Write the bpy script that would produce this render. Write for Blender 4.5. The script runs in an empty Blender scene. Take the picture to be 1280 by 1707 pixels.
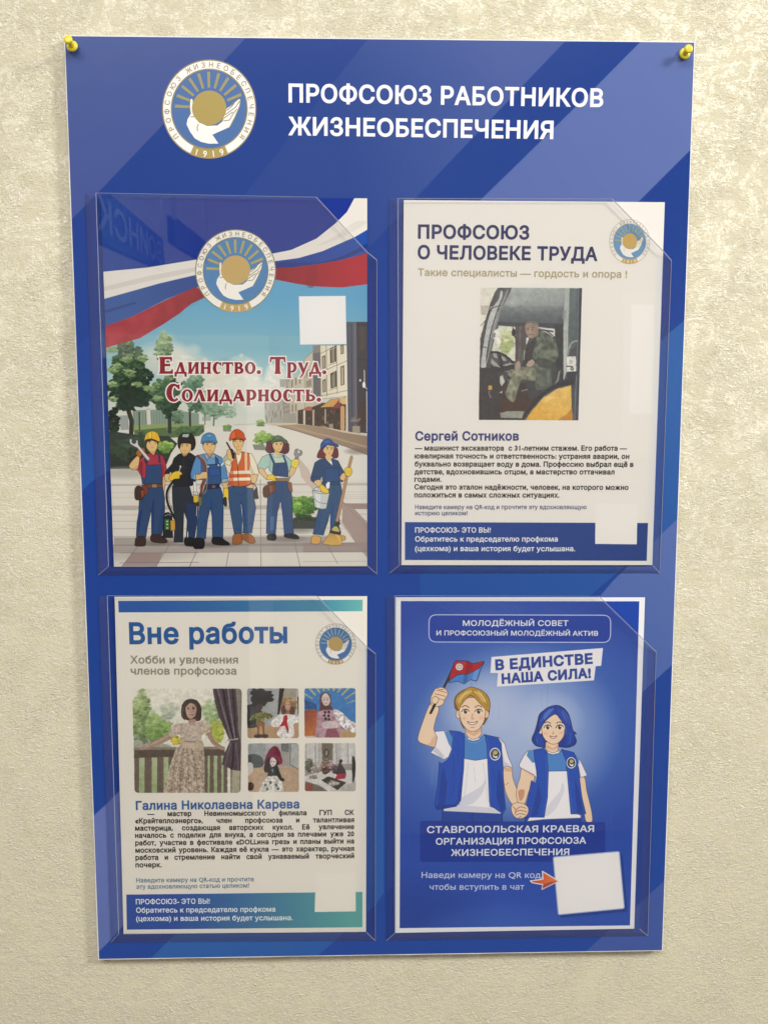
import bpy, bmesh, math, random
import numpy as np
from mathutils import Vector, Matrix

# ------------------------------------------------------------------ camera
S = bpy.context.scene
COL = S.collection
Z0 = 1.55                       # height of the board's centre above the floor
F = 1546.0                      # focal length in photo pixels (photo 1280 x 1707)
R = np.array([[0.99965046, -0.00018883, 0.02643713],
              [0.00316374, 0.99364314, -0.11253136],
              [-0.02624782, 0.11257566, 0.99329642]])
CP = np.array([-0.01897384, 0.09514255, 0.76238067])
cd = bpy.data.cameras.new('camera')
cam = bpy.data.objects.new('camera', cd)
COL.objects.link(cam)
cd.sensor_fit = 'HORIZONTAL'
cd.sensor_width = 36.0
cd.lens = F / 1280 * 36.0
cd.clip_start = 0.01
cd.clip_end = 60
def w3(v):                      # board axes (x, y, out of the wall) to world axes
    return Vector((v[0], -v[2], v[1]))
M3 = Matrix((w3(R[0]), w3(R[1]), w3(R[2]))).transposed()
cam.matrix_world = Matrix.Translation(w3(CP) + Vector((0, 0, Z0))) @ M3.to_4x4()
S.camera = cam

# ------------------------------------------------------------------ light
wd = bpy.data.worlds.new('World')
S.world = wd
wd.use_nodes = True
bg = wd.node_tree.nodes['Background']
bg.inputs[0].default_value = (0.92, 0.94, 1.0, 1)
bg.inputs[1].default_value = 0.05
def area(name, loc, target, sx, sy, power, col):
    l = bpy.data.lights.new(name, 'AREA')
    l.shape = 'RECTANGLE'; l.size = sx; l.size_y = sy; l.energy = power; l.color = col
    o = bpy.data.objects.new(name, l); COL.objects.link(o)
    o.location = loc
    o.rotation_euler = (Vector(target) - Vector(loc)).to_track_quat('-Z', 'Y').to_euler()
    return o
area('ceiling_lamp', (1.85, -1.25, 2.72), (0, 0, 1.45), 0.42, 0.42, 41, (1.0, 0.97, 0.93))
area('fill_lamp', (-0.4, -1.85, 3.15), (-0.4, -1.7, 0), 2.4, 1.0, 67, (1.0, 0.975, 0.985))  # unseen overhead lamp added as general fill
S.view_settings.view_transform = 'Standard'
S.view_settings.look = 'None'
S.view_settings.exposure = 0.0
S.view_settings.gamma = 1.0
S.cycles.max_bounces = 8
S.cycles.transparent_max_bounces = 12
S.cycles.use_denoising = True

# ------------------------------------------------------------------ mapping and mesh helpers
def pm(px, py, h=0.0):
    """photo pixels -> board plane coordinates (metres) at height h over the board face"""
    px = np.asarray(px, float); py = np.asarray(py, float)
    d = np.stack([px - 640.0, -(py - 853.5), np.full_like(px, -F)], -1) @ R
    t = (h - CP[2]) / d[..., 2]
    return CP[0] + t * d[..., 0], CP[1] + t * d[..., 1]
def P3(px, py, h=0.0):
    x, y = pm(px, py, h)
    return Vector((float(x), -h, float(y) + Z0))
def link(name, verts, faces, mat, parent=None, smooth=False):
    me = bpy.data.meshes.new(name)
    me.from_pydata([tuple(v) for v in verts], [], faces)
    me.update()
    if mat: me.materials.append(mat)
    if smooth:
        for p in me.polygons: p.use_smooth = True
    o = bpy.data.objects.new(name, me)
    COL.objects.link(o)
    if parent: o.parent = parent
    return o
def link_bm(name, bm, mat, parent=None, smooth=False):
    bmesh.ops.recalc_face_normals(bm, faces=bm.faces)
    me = bpy.data.meshes.new(name)
    bm.to_mesh(me); bm.free()
    me.materials.append(mat)
    if smooth:
        for p in me.polygons: p.use_smooth = True
    o = bpy.data.objects.new(name, me)
    COL.objects.link(o)
    if parent: o.parent = parent
    return o
def tag(o, label, cat, group=None):
    o['label'] = label; o['category'] = cat
    if group: o['group'] = group
    return o
def lin(c):
    if isinstance(c, str): c = [int(c[i:i + 2], 16) / 255 for i in (0, 2, 4)]
    c = np.asarray(c, float)
    return np.where(c <= 0.04045, c / 12.92, ((c + 0.055) / 1.055) ** 2.4)
INK = 1.0                      # colours below are read off the lit paper; this takes the light out again
def ink(c, k=None):
    return np.clip(lin(c) * (INK if k is None else k), 0, 0.86)
MATS = {}
def mat(name, col=None, rough=0.5, spec=0.5, k=None, metallic=0.0):
    key = name
    if key in MATS: return MATS[key]
    m = bpy.data.materials.new(name); m.use_nodes = True
    b = m.node_tree.nodes['Principled BSDF']
    if col is not None:
        c = ink(col, k)
        b.inputs['Base Color'].default_value = (c[0], c[1], c[2], 1)
    b.inputs['Roughness'].default_value = rough
    b.inputs['Specular IOR Level'].default_value = spec
    b.inputs['Metallic'].default_value = metallic
    MATS[key] = m
    return m
def inkmat(c, name='print_ink'):
    return mat(name + '_' + c, c, 0.38, 0.45)

# ------------------------------------------------------------------ lettering
GC = {}
def fatten(p, off, hx=1.0):
    d1 = p - np.roll(p, 1, 0); d2 = np.roll(p, -1, 0) - p
    n1 = np.stack([d1[:, 1], -d1[:, 0]], 1); n1 /= np.hypot(*n1.T)[:, None]
    n2 = np.stack([d2[:, 1], -d2[:, 0]], 1); n2 /= np.hypot(*n2.T)[:, None]
    m = n1 + n2; L = (m * m).sum(1)[:, None]
    return p + m * 2 / np.maximum(L, 0.9) * off * [hx, 1]
def fill_contours(out):
    """union (nonzero winding) of closed contours, anticlockwise = solid, clockwise = hole"""
    from mathutils.geometry import delaunay_2d_cdt
    A = np.vstack(out); idx = []; k = 0
    ed = []
    for p in out:
        ed += [(k + i, k + (i + 1) % len(p)) for i in range(len(p))]; k += len(p)
    vs, _, fs, _, _, _ = delaunay_2d_cdt([Vector(q) for q in A], ed, [], 0, 1e-6)
    V = np.array([q[:] for q in vs]); T = np.array([list(f) for f in fs])
    cen = V[T].mean(1); w = np.zeros(len(T))
    for p in out:                               # nonzero winding number of every triangle
        a = p; b = np.roll(p, -1, 0)
        lo, hi = p.min(0), p.max(0)
        m = (cen[:, 0] >= lo[0]) & (cen[:, 0] <= hi[0]) & (cen[:, 1] >= lo[1]) & (cen[:, 1] <= hi[1])
        if not m.any(): continue
        c_ = cen[m][:, None]
        up = (a[:, 1] <= c_[..., 1]) & (b[:, 1] > c_[..., 1]); dn = (a[:, 1] > c_[..., 1]) & (b[:, 1] <= c_[..., 1])
        cr = (b[:, 0] - a[:, 0]) * (c_[..., 1] - a[:, 1]) - (c_[..., 0] - a[:, 0]) * (b[:, 1] - a[:, 1])
        w[m] += ((up & (cr > 0)).sum(1) - (dn & (cr < 0)).sum(1))
    T = T[w > 0.5]
    x1 = V[T[:, 1]] - V[T[:, 0]]; x2 = V[T[:, 2]] - V[T[:, 0]]
    flip = (x1[:, 0] * x2[:, 1] - x1[:, 1] * x2[:, 0]) < 0
    T[flip] = T[flip][:, ::-1]
    used = np.unique(T); re_ = np.full(len(V), -1); re_[used] = np.arange(len(used))
    return V[used], [tuple(int(i) for i in t) for t in re_[T]]
def glyphs(s, off, res=4, sp=1.0, hx=1.0):
    """lettering outline -> clean filled triangles; off makes it bolder (em units), hx bolder sideways"""
    key = (s, off, res, sp, hx)
    if key in GC: return GC[key]
    c = bpy.data.curves.new('lettering', 'FONT')
    c.body = s; c.size = 1; c.resolution_u = res; c.space_character = sp; c.fill_mode = 'NONE'
    o = bpy.data.objects.new('lettering', c); COL.objects.link(o)
    bpy.context.view_layer.update()
    ev = o.evaluated_get(bpy.context.evaluated_depsgraph_get())
    me = ev.to_mesh()
    v = np.array([q.co[:2] for q in me.vertices]).reshape(-1, 2)
    nxt = {}
    for e in me.edges:
        a, b = e.vertices; nxt.setdefault(a, []).append(b); nxt.setdefault(b, []).append(a)
    ev.to_mesh_clear()
    bpy.data.objects.remove(o); bpy.data.curves.remove(c)
    seen = set(); loops = []
    for a in range(len(v)):                     # contours keep the vertex order of the font
        if a in seen or a not in nxt: continue
        lp = [a]; seen.add(a); cur = a
        nb = [b for b in nxt[a]]
        cur = a + 1 if a + 1 in nb else nb[0]
        while cur not in seen:
            lp.append(cur); seen.add(cur)
            q = [b for b in nxt[cur] if b not in seen]
            if not q: break
            cur = q[0]
        if len(lp) > 2: loops.append(v[lp])
    def sarea(p): return 0.5 * np.sum(p[:, 0] * np.roll(p[:, 1], -1) - np.roll(p[:, 0], -1) * p[:, 1])
    def inside(q, p):
        a = p; b = np.roll(p, -1, 0); m = (a[:, 1] > q[1]) != (b[:, 1] > q[1])
        x = a[m, 0] + (q[1] - a[m, 1]) / (b[m, 1] - a[m, 1]) * (b[m, 0] - a[m, 0])
        return (x > q[0]).sum() % 2 == 1
    ar = [sarea(p) for p in loops]; out = []
    order = sorted(range(len(loops)), key=lambda i: -abs(ar[i]))
    for i, p in enumerate(loops):
        host = next((k for k in order if abs(ar[k]) > abs(ar[i]) and inside(p[0], loops[k])), i)
        if ar[host] < 0: p = p[::-1]            # outer contours always anticlockwise
        k = np.hypot(*(p - np.roll(p, 1, 0)).T) > 1e-5
        p = p[k]
        if len(p) < 3: continue
        if off: p = fatten(p, off, hx)
        out.append(p)
    GC[key] = fill_contours(out)
    return GC[key]
CAP = 0.728
class Sheet:
    """something flat at height h that print is laid on"""
    def __init__(s, h, parent): s.h = h; s.parent = parent; s.lay = 1
    def vec(s, x, y, dh): return (x, -(s.h + dh), y + Z0)
def lettering(sheet, jobs, color, off=0.02, res=3, name='lettering', dh=0.00012, m=None, heavy=0):
    """jobs: (text, x0, y0, x1, y1, cap height px[, justify]) with the baseline in photo pixels"""
    V = []; Fc = []
    def put(v, f, A, d, n, sx, sy, hh):
        b = len(V)
        for q in v:
            p = A + d * (q[0] * sx) + n * (q[1] * sy)
            V.append((p[0], -(hh), p[1] + Z0))
        Fc.extend(tuple(i + b for i in t) for t in f)
    for j in jobs:
        s, x0, y0, x1, y1, cap = j[:6]
        A = np.array(pm(x0, y0, sheet.h)); B = np.array(pm(x1, y1, sheet.h))
        L = np.linalg.norm(B - A); d = (B - A) / L; n = np.array([-d[1], d[0]])
        T = np.array(pm(x0, y0 - cap, sheet.h))
        sy = abs((T - A) @ n) / CAP
        words = [s]
        if len(j) > 6 and j[6]:
            words = s.split()
        g = [glyphs(w, off, res, 1.0 + off * 1.6, heavy or 1.0) for w in words]
        if len(words) == 1:
            v, f = g[0]
            mn, mx = v[:, 0].min(), v[:, 0].max()
            sx = L / (mx - mn)
            put(v - [mn, 0], f, A, d, n, sx, sy, sheet.h + dh)
        else:
            sx = j[6] * sy
            ws = [(v[:, 0].max() - v[:, 0].min()) * sx for v, f in g]
            gap = (L - sum(ws)) / (len(ws) - 1)
            x = 0.0
            for (v, f), w in zip(g, ws):
                put(v - [v[:, 0].min(), 0], f, A + d * x, d, n, sx, sy, sheet.h + dh)
                x += w + gap
    return link(name, V, Fc, m or inkmat(color, 'lettering_ink'), sheet.parent)

# ------------------------------------------------------------------ print painter (numpy, makes the flat artwork)
def pts(s):
    return np.array([[float(t) for t in q.split(',')] for q in s.split()])
def smooth(p, n=5, closed=True):
    m = len(p); out = []
    for i in range(m if closed else m - 1):
        if closed: a, b, c, d = p[i - 1], p[i], p[(i + 1) % m], p[(i + 2) % m]
        else: a, b, c, d = p[max(i - 1, 0)], p[i], p[i + 1], p[min(i + 2, m - 1)]
        for t in np.arange(n) / n:
            out.append(0.5 * ((2 * b) + (c - a) * t + (2 * a - 5 * b + 4 * c - d) * t * t + (3 * b - a - 3 * c + d) * t ** 3))
    if not closed: out.append(p[-1])
    return np.array(out)
def flat_fill(name, V, m, parent):
    """triangulated flat piece from an outline in a plane parallel to the wall"""
    from mathutils.geometry import delaunay_2d_cdt
    n = len(V); y = V[0][1]
    vs, _, fs, _, _, _ = delaunay_2d_cdt([Vector((v[0], v[2])) for v in V], [], [list(range(n))], 1, 1e-7)
    out = []
    for f in fs:
        f = list(f); a, b, c = vs[f[0]], vs[f[1]], vs[f[2]]
        if (b - a).cross(c - a) < 0: f.reverse()
        out.append(tuple(f))
    return link(name, [(v[0], y, v[1]) for v in vs], out, m, parent)
class Paint:
    def __init__(s, x0, y0, x1, y1, h, res, base, seed=1):
        """x0.. board rectangle in metres (y up)"""
        s.x0, s.y1, s.res, s.h = x0, y1, res, h
        s.W = int(math.ceil((x1 - x0) / res)); s.H = int(math.ceil((y1 - y0) / res))
        s.x1 = x0 + s.W * res; s.y0 = y1 - s.H * res
        s.a = np.empty((s.H, s.W, 3), np.float32); s.a[:] = s.c(base)
        s.k = 1.0; s.lw = 1.0; s.z(0, 0, 1); s.rng = np.random.default_rng(seed); s.clip = None
    def c(s, c):
        if isinstance(c, str): return np.array([int(c[i:i + 2], 16) / 255 for i in (0, 2, 4)], np.float32)
        return np.array(c, np.float32)
    def z(s, ox, oy, sc): s.ox, s.oy, s.sc = ox, oy, sc; return s
    def photo(s, p): return np.stack([s.ox + p[:, 0] / s.sc, s.oy + p[:, 1] / s.sc], 1)
    def px(s, p):
        q = s.photo(np.asarray(p, float)); x, y = pm(q[:, 0], q[:, 1], s.h)
        return np.stack([(x - s.x0) / s.res, (s.y1 - y) / s.res], 1)
    def unit(s):                # canvas pixels per drawing unit
        a = s.px(np.array([[0, 0], [100, 0]])); return np.linalg.norm(a[1] - a[0]) / 100
    def cover(s, q):
        """anti-aliased nonzero coverage of polygon q (canvas px) -> (slice, array)"""
        x0 = max(int(q[:, 0].min()) - 1, 0); x1 = min(int(q[:, 0].max()) + 3, s.W)
        y0 = max(int(q[:, 1].min()) - 1, 0); y1 = min(int(q[:, 1].max()) + 2, s.H)
        if x1 - x0 < 2 or y1 - y0 < 1: return None
        w = x1 - x0; h = y1 - y0; SS = 4
        acc = np.zeros((h * SS, w + 2), np.float32)
        ys = y0 + (np.arange(h * SS) + 0.5) / SS
        n = len(q)
        for i in range(n):
            ax, ay = q[i]; bx, by = q[(i + 1) % n]
            if ay == by: continue
            sg = 1 if by > ay else -1
            lo, hi = (ay, by) if sg > 0 else (by, ay)
            k0, k1 = np.searchsorted(ys, [lo, hi])
            if k1 <= k0: continue
            yy = ys[k0:k1]
            xx = np.clip(ax + (yy - ay) / (by - ay) * (bx - ax) - x0, 0, w)
            xi = xx.astype(int); fr = xx - xi
            np.add.at(acc, (np.arange(k0, k1), xi), sg * (1 - fr))
            np.add.at(acc, (np.arange(k0, k1), xi + 1), sg * fr)
        cov = np.clip(np.abs(np.cumsum(acc, 1)[:, :w]), 0, 1).reshape(h, SS, w).mean(1)
        return (slice(y0, y1), slice(x0, x1)), cov
    def blend(s, sl, cov, c, a=1.0):
        if s.clip is not None: cov = cov * s.clip[sl]
        m = (cov * a)[..., None]
        s.a[sl] = s.a[sl] * (1 - m) + (c if isinstance(c, np.ndarray) and c.ndim == 3 else s.c(c)) * m
    def f(s, col, p, sm=0, a=1.0, ol=None, ow=2.5, grad=None):
        """fill; sm = smooth curve; ol = outline colour; grad = (colour2, x0,y0,x1,y1) linear blend"""
        p = pts(p) if isinstance(p, str) else np.asarray(p, float)
        if sm: p = smooth(p)
        q = s.px(p); r = s.cover(q)
        if r is None: return
        sl, cov = r
        if grad:
            c2, gx0, gy0, gx1, gy1 = grad
            g = s.px(np.array([[gx0, gy0], [gx1, gy1]]))
            Y, X = np.mgrid[sl[0], sl[1]]
            d = g[1] - g[0]; t = np.clip(((X - g[0][0]) * d[0] + (Y - g[0][1]) * d[1]) / (d @ d), 0, 1)[..., None]
            s.blend(sl, cov, (s.c(col) * (1 - t) + s.c(c2) * t).astype(np.float32), a)
        else: s.blend(sl, cov, col, a)
        if ol: s.l(ol, np.vstack([p, p[:1]]), ow * s.lw)
    def l(s, col, p, w, a=1.0, sm=0):
        p = pts(p) if isinstance(p, str) else np.asarray(p, float)
        if sm: p = smooth(p, 4, False)
        q = s.px(p); r = w * s.unit() / 2
        x0 = max(int(q[:, 0].min() - r) - 1, 0); x1 = min(int(q[:, 0].max() + r) + 3, s.W)
        y0 = max(int(q[:, 1].min() - r) - 1, 0); y1 = min(int(q[:, 1].max() + r) + 3, s.H)
        if x1 <= x0 or y1 <= y0: return
        cov = np.zeros((y1 - y0, x1 - x0), np.float32)
        for i in range(len(q) - 1):
            a0, b0 = q[i], q[i + 1]
            u0 = max(int(min(a0[0], b0[0]) - r) - 1, x0); u1 = min(int(max(a0[0], b0[0]) + r) + 3, x1)
            v0 = max(int(min(a0[1], b0[1]) - r) - 1, y0); v1 = min(int(max(a0[1], b0[1]) + r) + 3, y1)
            if u1 <= u0 or v1 <= v0: continue
            Y, X = np.mgrid[v0:v1, u0:u1] + 0.5
            d = b0 - a0; L = d @ d + 1e-9
            t = np.clip(((X - a0[0]) * d[0] + (Y - a0[1]) * d[1]) / L, 0, 1)
            dist = np.hypot(X - a0[0] - t * d[0], Y - a0[1] - t * d[1])
            cc = np.clip(r - dist + 0.5, 0, 1) * min(1, 2 * r)
            sub = cov[v0 - y0:v1 - y0, u0 - x0:u1 - x0]
            np.maximum(sub, cc, out=sub)
        s.blend((slice(y0, y1), slice(x0, x1)), cov, col, a)
    def e(s, col, x, y, rx, ry, a=1.0, ol=None, ow=2.5, rot=0):
        t = np.arange(28) / 28 * 2 * math.pi
        u, v = rx * np.cos(t), ry * np.sin(t); c, sn = math.cos(rot), math.sin(rot)
        s.f(col, np.stack([x + u * c - v * sn, y + u * sn + v * c], 1), 0, a, ol, ow)
    def blob(s, col, x, y, rx, ry, a=1.0, pw=1.0):
        """soft-edged ellipse"""
        q = s.px(np.array([[x, y]]))[0]; u = s.unit(); rx *= u; ry *= u
        x0 = max(int(q[0] - rx), 0); x1 = min(int(q[0] + rx) + 1, s.W)
        y0 = max(int(q[1] - ry), 0); y1 = min(int(q[1] + ry) + 1, s.H)
        if x1 <= x0 or y1 <= y0: return
        Y, X = np.mgrid[y0:y1, x0:x1]
        d = ((X - q[0]) / rx) ** 2 + ((Y - q[1]) / ry) ** 2
        s.blend((slice(y0, y1), slice(x0, x1)), (np.clip(1 - d, 0, 1) ** pw).astype(np.float32), col, a)
    def leaves(s, cols, x, y, rx, ry, n, sz, a=0.85, bias=0.6):
        """foliage: many small dabs; lighter ones towards the top left"""
        cols = [s.c(c) for c in cols]; ph = s.rng.uniform(0, 6.28, 3)
        for i in range(n):
            t = s.rng.uniform(0, 2 * math.pi); r = math.sqrt(s.rng.uniform(0, 1)) * (0.86 + 0.12 * math.sin(3 * t + ph[0]) + 0.10 * math.sin(7 * t + ph[1]) + 0.07 * math.sin(13 * t + ph[2]))
            u, v = r * math.cos(t), r * math.sin(t)
            k = (0.5 - 0.5 * (v * 0.8 + u * 0.3)) * bias + s.rng.uniform(0, 1) * (1 - bias)
            c = cols[min(int(k * len(cols)), len(cols) - 1)] * s.rng.uniform(0.85, 1.12)
            z = sz * s.rng.uniform(0.5, 1.5)
            m = 7; th = np.arange(m) / m * 6.283 + s.rng.uniform(0, 6)
            rr = z * s.rng.uniform(0.5, 1.1, m)
            s.f(tuple(np.clip(c, 0, 1)), np.stack([x + u * rx + rr * np.cos(th) * 1.3, y + v * ry + rr * np.sin(th) * 0.8], 1), 0, a)
    def mottle(s, p, amp, cell, sm=0, tint=(1, 1, 1)):
        """printed texture inside a polygon (camouflage, flowers, plaster)"""
        p = pts(p); p = smooth(p) if sm else p
        r = s.cover(s.px(p))
        if r is None: return
        sl, cov = r; h, w = cov.shape; k = max(cell * s.unit(), 1)
        n = s.rng.uniform(-1, 1, (int(h / k) + 3, int(w / k) + 3))
        yy = np.arange(h) / k; xx = np.arange(w) / k
        yi = yy.astype(int); xi = xx.astype(int); fy = (yy - yi)[:, None]; fx = (xx - xi)[None]
        g = (n[yi][:, xi] * (1 - fy) * (1 - fx) + n[yi + 1][:, xi] * fy * (1 - fx) + n[yi][:, xi + 1] * (1 - fy) * fx + n[yi + 1][:, xi + 1] * fy * fx)
        if s.clip is not None: cov = cov * s.clip[sl]
        s.a[sl] = np.clip(s.a[sl] + (g * cov * amp)[..., None] * np.array(tint), 0, 1)
    def soften(s, n=1):
        for _ in range(n):
            b = s.a.copy(); b[1:] += s.a[:-1]; b[:-1] += s.a[1:]; b[1:-1] /= 3; b[0] /= 2; b[-1] /= 2
            d = b.copy(); d[:, 1:] += b[:, :-1]; d[:, :-1] += b[:, 1:]; d[:, 1:-1] /= 3; d[:, 0] /= 2; d[:, -1] /= 2
            s.a = d
    def photographic(s, p, warp=1.6, grain=0.03, seed=3):
        """break the drawn edges up so that a printed photograph looks like one"""
        p = pts(p) if isinstance(p, str) else p
        r = s.cover(s.px(p))
        sl, cov = r; h, w = cov.shape; rg_ = np.random.default_rng(seed)
        def field(cell):
            k = cell; n = rg_.uniform(-1, 1, (int(h / k) + 3, int(w / k) + 3)); yy = np.arange(h) / k; xx = np.arange(w) / k
            yi = yy.astype(int); xi = xx.astype(int); fy = (yy - yi)[:, None]; fx = (xx - xi)[None]
            return n[yi][:, xi] * (1 - fy) * (1 - fx) + n[yi + 1][:, xi] * fy * (1 - fx) + n[yi][:, xi + 1] * (1 - fy) * fx + n[yi + 1][:, xi + 1] * fy * fx
        a = s.a[sl].copy(); Y, X = np.mgrid[0:h, 0:w]
        dy = (field(9) * 1.0 + field(4) * 0.7 + field(2) * 0.5) * warp; dx = (field(9) * 1.0 + field(4) * 0.7 + field(2) * 0.5) * warp
        b = a[np.clip(Y + dy, 0, h - 1).astype(int), np.clip(X + dx, 0, w - 1).astype(int)]
        b2 = b.copy(); b2[1:-1, 1:-1] = (b[1:-1, 1:-1] * 2 + b[:-2, 1:-1] + b[2:, 1:-1] + b[1:-1, :-2] + b[1:-1, 2:]) / 6
        lum = (field(14) * 1.1 + field(6) * 1.0 + field(3) * 0.8)[..., None] * grain
        col = np.stack([field(8), field(8), field(8)], -1) * grain * 0.35
        b2 = np.clip(b2 * (1 + lum * 1.6) + lum * 0.35 + col, 0, 1)
        m = cov[..., None]; s.a[sl] = s.a[sl] * (1 - m) + b2.astype(np.float32) * m
    def setclip(s, p=None, sm=0, rnd=0):
        if p is None: s.clip = None; return
        p = pts(p); 
        if rnd: p = rounded(p, rnd)
        if sm: p = smooth(p)
        r = s.cover(s.px(p)); s.clip = np.zeros((s.H, s.W), np.float32)
        if r: s.clip[r[0]] = r[1]
    def image(s, name):
        im = bpy.data.images.new(name, s.W, s.H, alpha=False, float_buffer=False)
        # take the light on the paper out of the colours, then store as sRGB
        L = np.clip(lin(s.a) * INK * s.k, 0, 0.86)
        o = np.where(L <= 0.0031308, L * 12.92, 1.055 * np.power(np.maximum(L, 1e-9), 1 / 2.4) - 0.055)
        buf = np.ones((s.H, s.W, 4), np.float32); buf[..., :3] = o[::-1]
        im.pixels.foreach_set(buf.ravel()); im.update(); im.pack()
        return im
    def material(s, name, rough=0.32, spec=0.5):
        m = bpy.data.materials.new(name); m.use_nodes = True; nt = m.node_tree
        b = nt.nodes['Principled BSDF']; t = nt.nodes.new('ShaderNodeTexImage'); t.image = s.image(name); t.extension = 'EXTEND'
        nt.links.new(t.outputs[0], b.inputs['Base Color'])
        b.inputs['Roughness'].default_value = rough; b.inputs['Specular IOR Level'].default_value = spec
        return m
    def uv(s, o):
        me = o.data; ul = me.uv_layers.new(name='print')
        for lp in me.loops:
            c = me.vertices[lp.vertex_index].co
            ul.data[lp.index].uv = ((c.x - s.x0) / (s.x1 - s.x0), (c.z - Z0 - s.y0) / (s.y1 - s.y0))
def rounded(p, r, n=6):
    out = []; m = len(p)
    for i in range(m):
        a, b, c = p[i - 1], p[i], p[(i + 1) % m]
        u = (a - b) / np.linalg.norm(a - b); v = (c - b) / np.linalg.norm(c - b)
        A = b + u * r; B = b + v * r
        for t in np.arange(n + 1) / n: out.append((1 - t) ** 2 * A + 2 * t * (1 - t) * b + t * t * B)
    return np.array(out)
def patch(name, paint, sheet, p, m, dh=0.00006, sm=0, rnd=0, parent=None):
    """a printed figure or picture as its own thin piece on the sheet, in the sheet's artwork"""
    q = pts(p) if isinstance(p, str) else p
    if rnd: q = rounded(q, rnd)
    if sm: q = smooth(q, 4)
    ph = paint.photo(q); x, y = pm(ph[:, 0], ph[:, 1], sheet.h)
    V = [(a, -(sheet.h + dh), b + Z0) for a, b in zip(x, y)]
    o = flat_fill(name, V, m, parent or sheet.parent)
    paint.uv(o)
    return o
# ------------------------------------------------------------------ wall with embossed vinyl wallpaper
def wall_material():
    m = bpy.data.materials.new('embossed_wallpaper'); m.use_nodes = True
    nt = m.node_tree; N = nt.nodes; Lk = nt.links.new; b = N['Principled BSDF']
    tc = N.new('ShaderNodeTexCoord')
    def noise(scale, detail=4, rough=0.6, vec=None, dist=0.0):
        n = N.new('ShaderNodeTexNoise'); n.inputs['Scale'].default_value = scale; n.inputs['Detail'].default_value = detail
        n.inputs['Roughness'].default_value = rough; n.inputs['Distortion'].default_value = dist
        Lk(vec or tc.outputs['Object'], n.inputs['Vector']); return n.outputs[0]
    def mth(op, a, c=None, d=None):
        n = N.new('ShaderNodeMath'); n.operation = op
        for i, v in enumerate((a, c, d)):
            if v is None: continue
            if isinstance(v, (int, float)): n.inputs[i].default_value = v
            else: Lk(v, n.inputs[i])
        return n.outputs[0]
    def ramp(v, a, c):
        n = N.new('ShaderNodeMapRange'); n.interpolation_type = 'SMOOTHSTEP'; Lk(v, n.inputs[0])
        n.inputs[1].default_value = a; n.inputs[2].default_value = c; return n.outputs[0]
    # crinkle: short ridges that turn with a slow warp
    def mapped(rz, sx, sz):
        n = N.new('ShaderNodeMapping'); Lk(tc.outputs['Object'], n.inputs[0])
        n.inputs['Rotation'].default_value = (0, rz, 0); n.inputs['Scale'].default_value = (sx, 1, sz); return n.outputs[0]
    r1 = mth('ABSOLUTE', mth('SUBTRACT', noise(560, 3, 0.62, mapped(0.9, 0.6, 1), 0.6), 0.5))
    r2 = mth('ABSOLUTE', mth('SUBTRACT', noise(500, 3, 0.62, mapped(-0.95, 0.55, 1), 0.6), 0.5))
    sel = ramp(noise(34, 3, 0.6), 0.44, 0.56)
    mixn = N.new('ShaderNodeMix'); Lk(sel, mixn.inputs[0]); Lk(r1, mixn.inputs[2]); Lk(r2, mixn.inputs[3])
    ridge = mth('MULTIPLY', mixn.outputs[0], 2.0)
    fine = noise(1300, 3, 0.75)
    crease = mth('ABSOLUTE', mth('SUBTRACT', noise(42, 4, 0.6, mapped(-0.6, 0.6, 1.2), 0.5), 0.5))
    crease = ramp(crease, 0.0, 0.012)                       # long trowel-like creases
    calm = ramp(noise(26, 4, 0.6), 0.36, 0.64)               # where the crinkle is strong or weak
    hgt = mth('ADD', mth('MULTIPLY', ridge, mth('ADD', mth('MULTIPLY', calm, 0.6), 0.55)), mth('MULTIPLY', fine, 0.35))
    hgt = mth('ADD', hgt, mth('MULTIPLY', crease, 0.10))
    hgt = mth('ADD', hgt, mth('MULTIPLY', noise(300, 5, 0.7), 0.7))
    bp = N.new('ShaderNodeBump'); bp.inputs['Strength'].default_value = 1.0; bp.inputs['Distance'].default_value = 0.00105
    Lk(hgt, bp.inputs['Height']); Lk(bp.outputs[0], b.inputs['Normal'])
    # pearl ink on the raised parts, plain cream in the hollows
    mx = N.new('ShaderNodeMix'); mx.data_type = 'RGBA'
    mx.inputs[6].default_value = (0.71, 0.67, 0.485, 1); mx.inputs[7].default_value = (0.90, 0.865, 0.70, 1)
    stroke = mth('ABSOLUTE', mth('SUBTRACT', noise(42, 6, 0.66, mapped(0.9, 0.75, 1), 1.4), 0.5))     # brushed-on pearl strokes
    pearl = mth('MULTIPLY', ramp(noise(330, 5, 0.8, None, 0.4), 0.40, 0.56), ramp(mth('ADD', stroke, mth('MULTIPLY', noise(95, 6, 0.75), 0.5)), 0.325, 0.285))
    Lk(mth('MULTIPLY', pearl, 0.6), mx.inputs[0]); Lk(mx.outputs[2], b.inputs['Base Color'])
    ro = N.new('ShaderNodeMapRange'); Lk(pearl, ro.inputs[0]); ro.inputs[3].default_value = 0.6; ro.inputs[4].default_value = 0.38
    Lk(ro.outputs[0], b.inputs['Roughness'])
    Lk(mth('MULTIPLY', pearl, 0.38), b.inputs['Metallic'])
    Lk(mth('ADD', mth('MULTIPLY', pearl, 1.0), 0.35), b.inputs['Specular IOR Level'])
    return m
WALLH = -0.0078
bm = bmesh.new()
bmesh.ops.create_cube(bm, size=1, matrix=Matrix.Translation((0, -WALLH + 0.05, 1.5)) @ Matrix.Diagonal((5.0, 0.1, 3.6, 1)))
wall = link_bm('wall', bm, wall_material()); wall['kind'] = 'structure'

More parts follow.
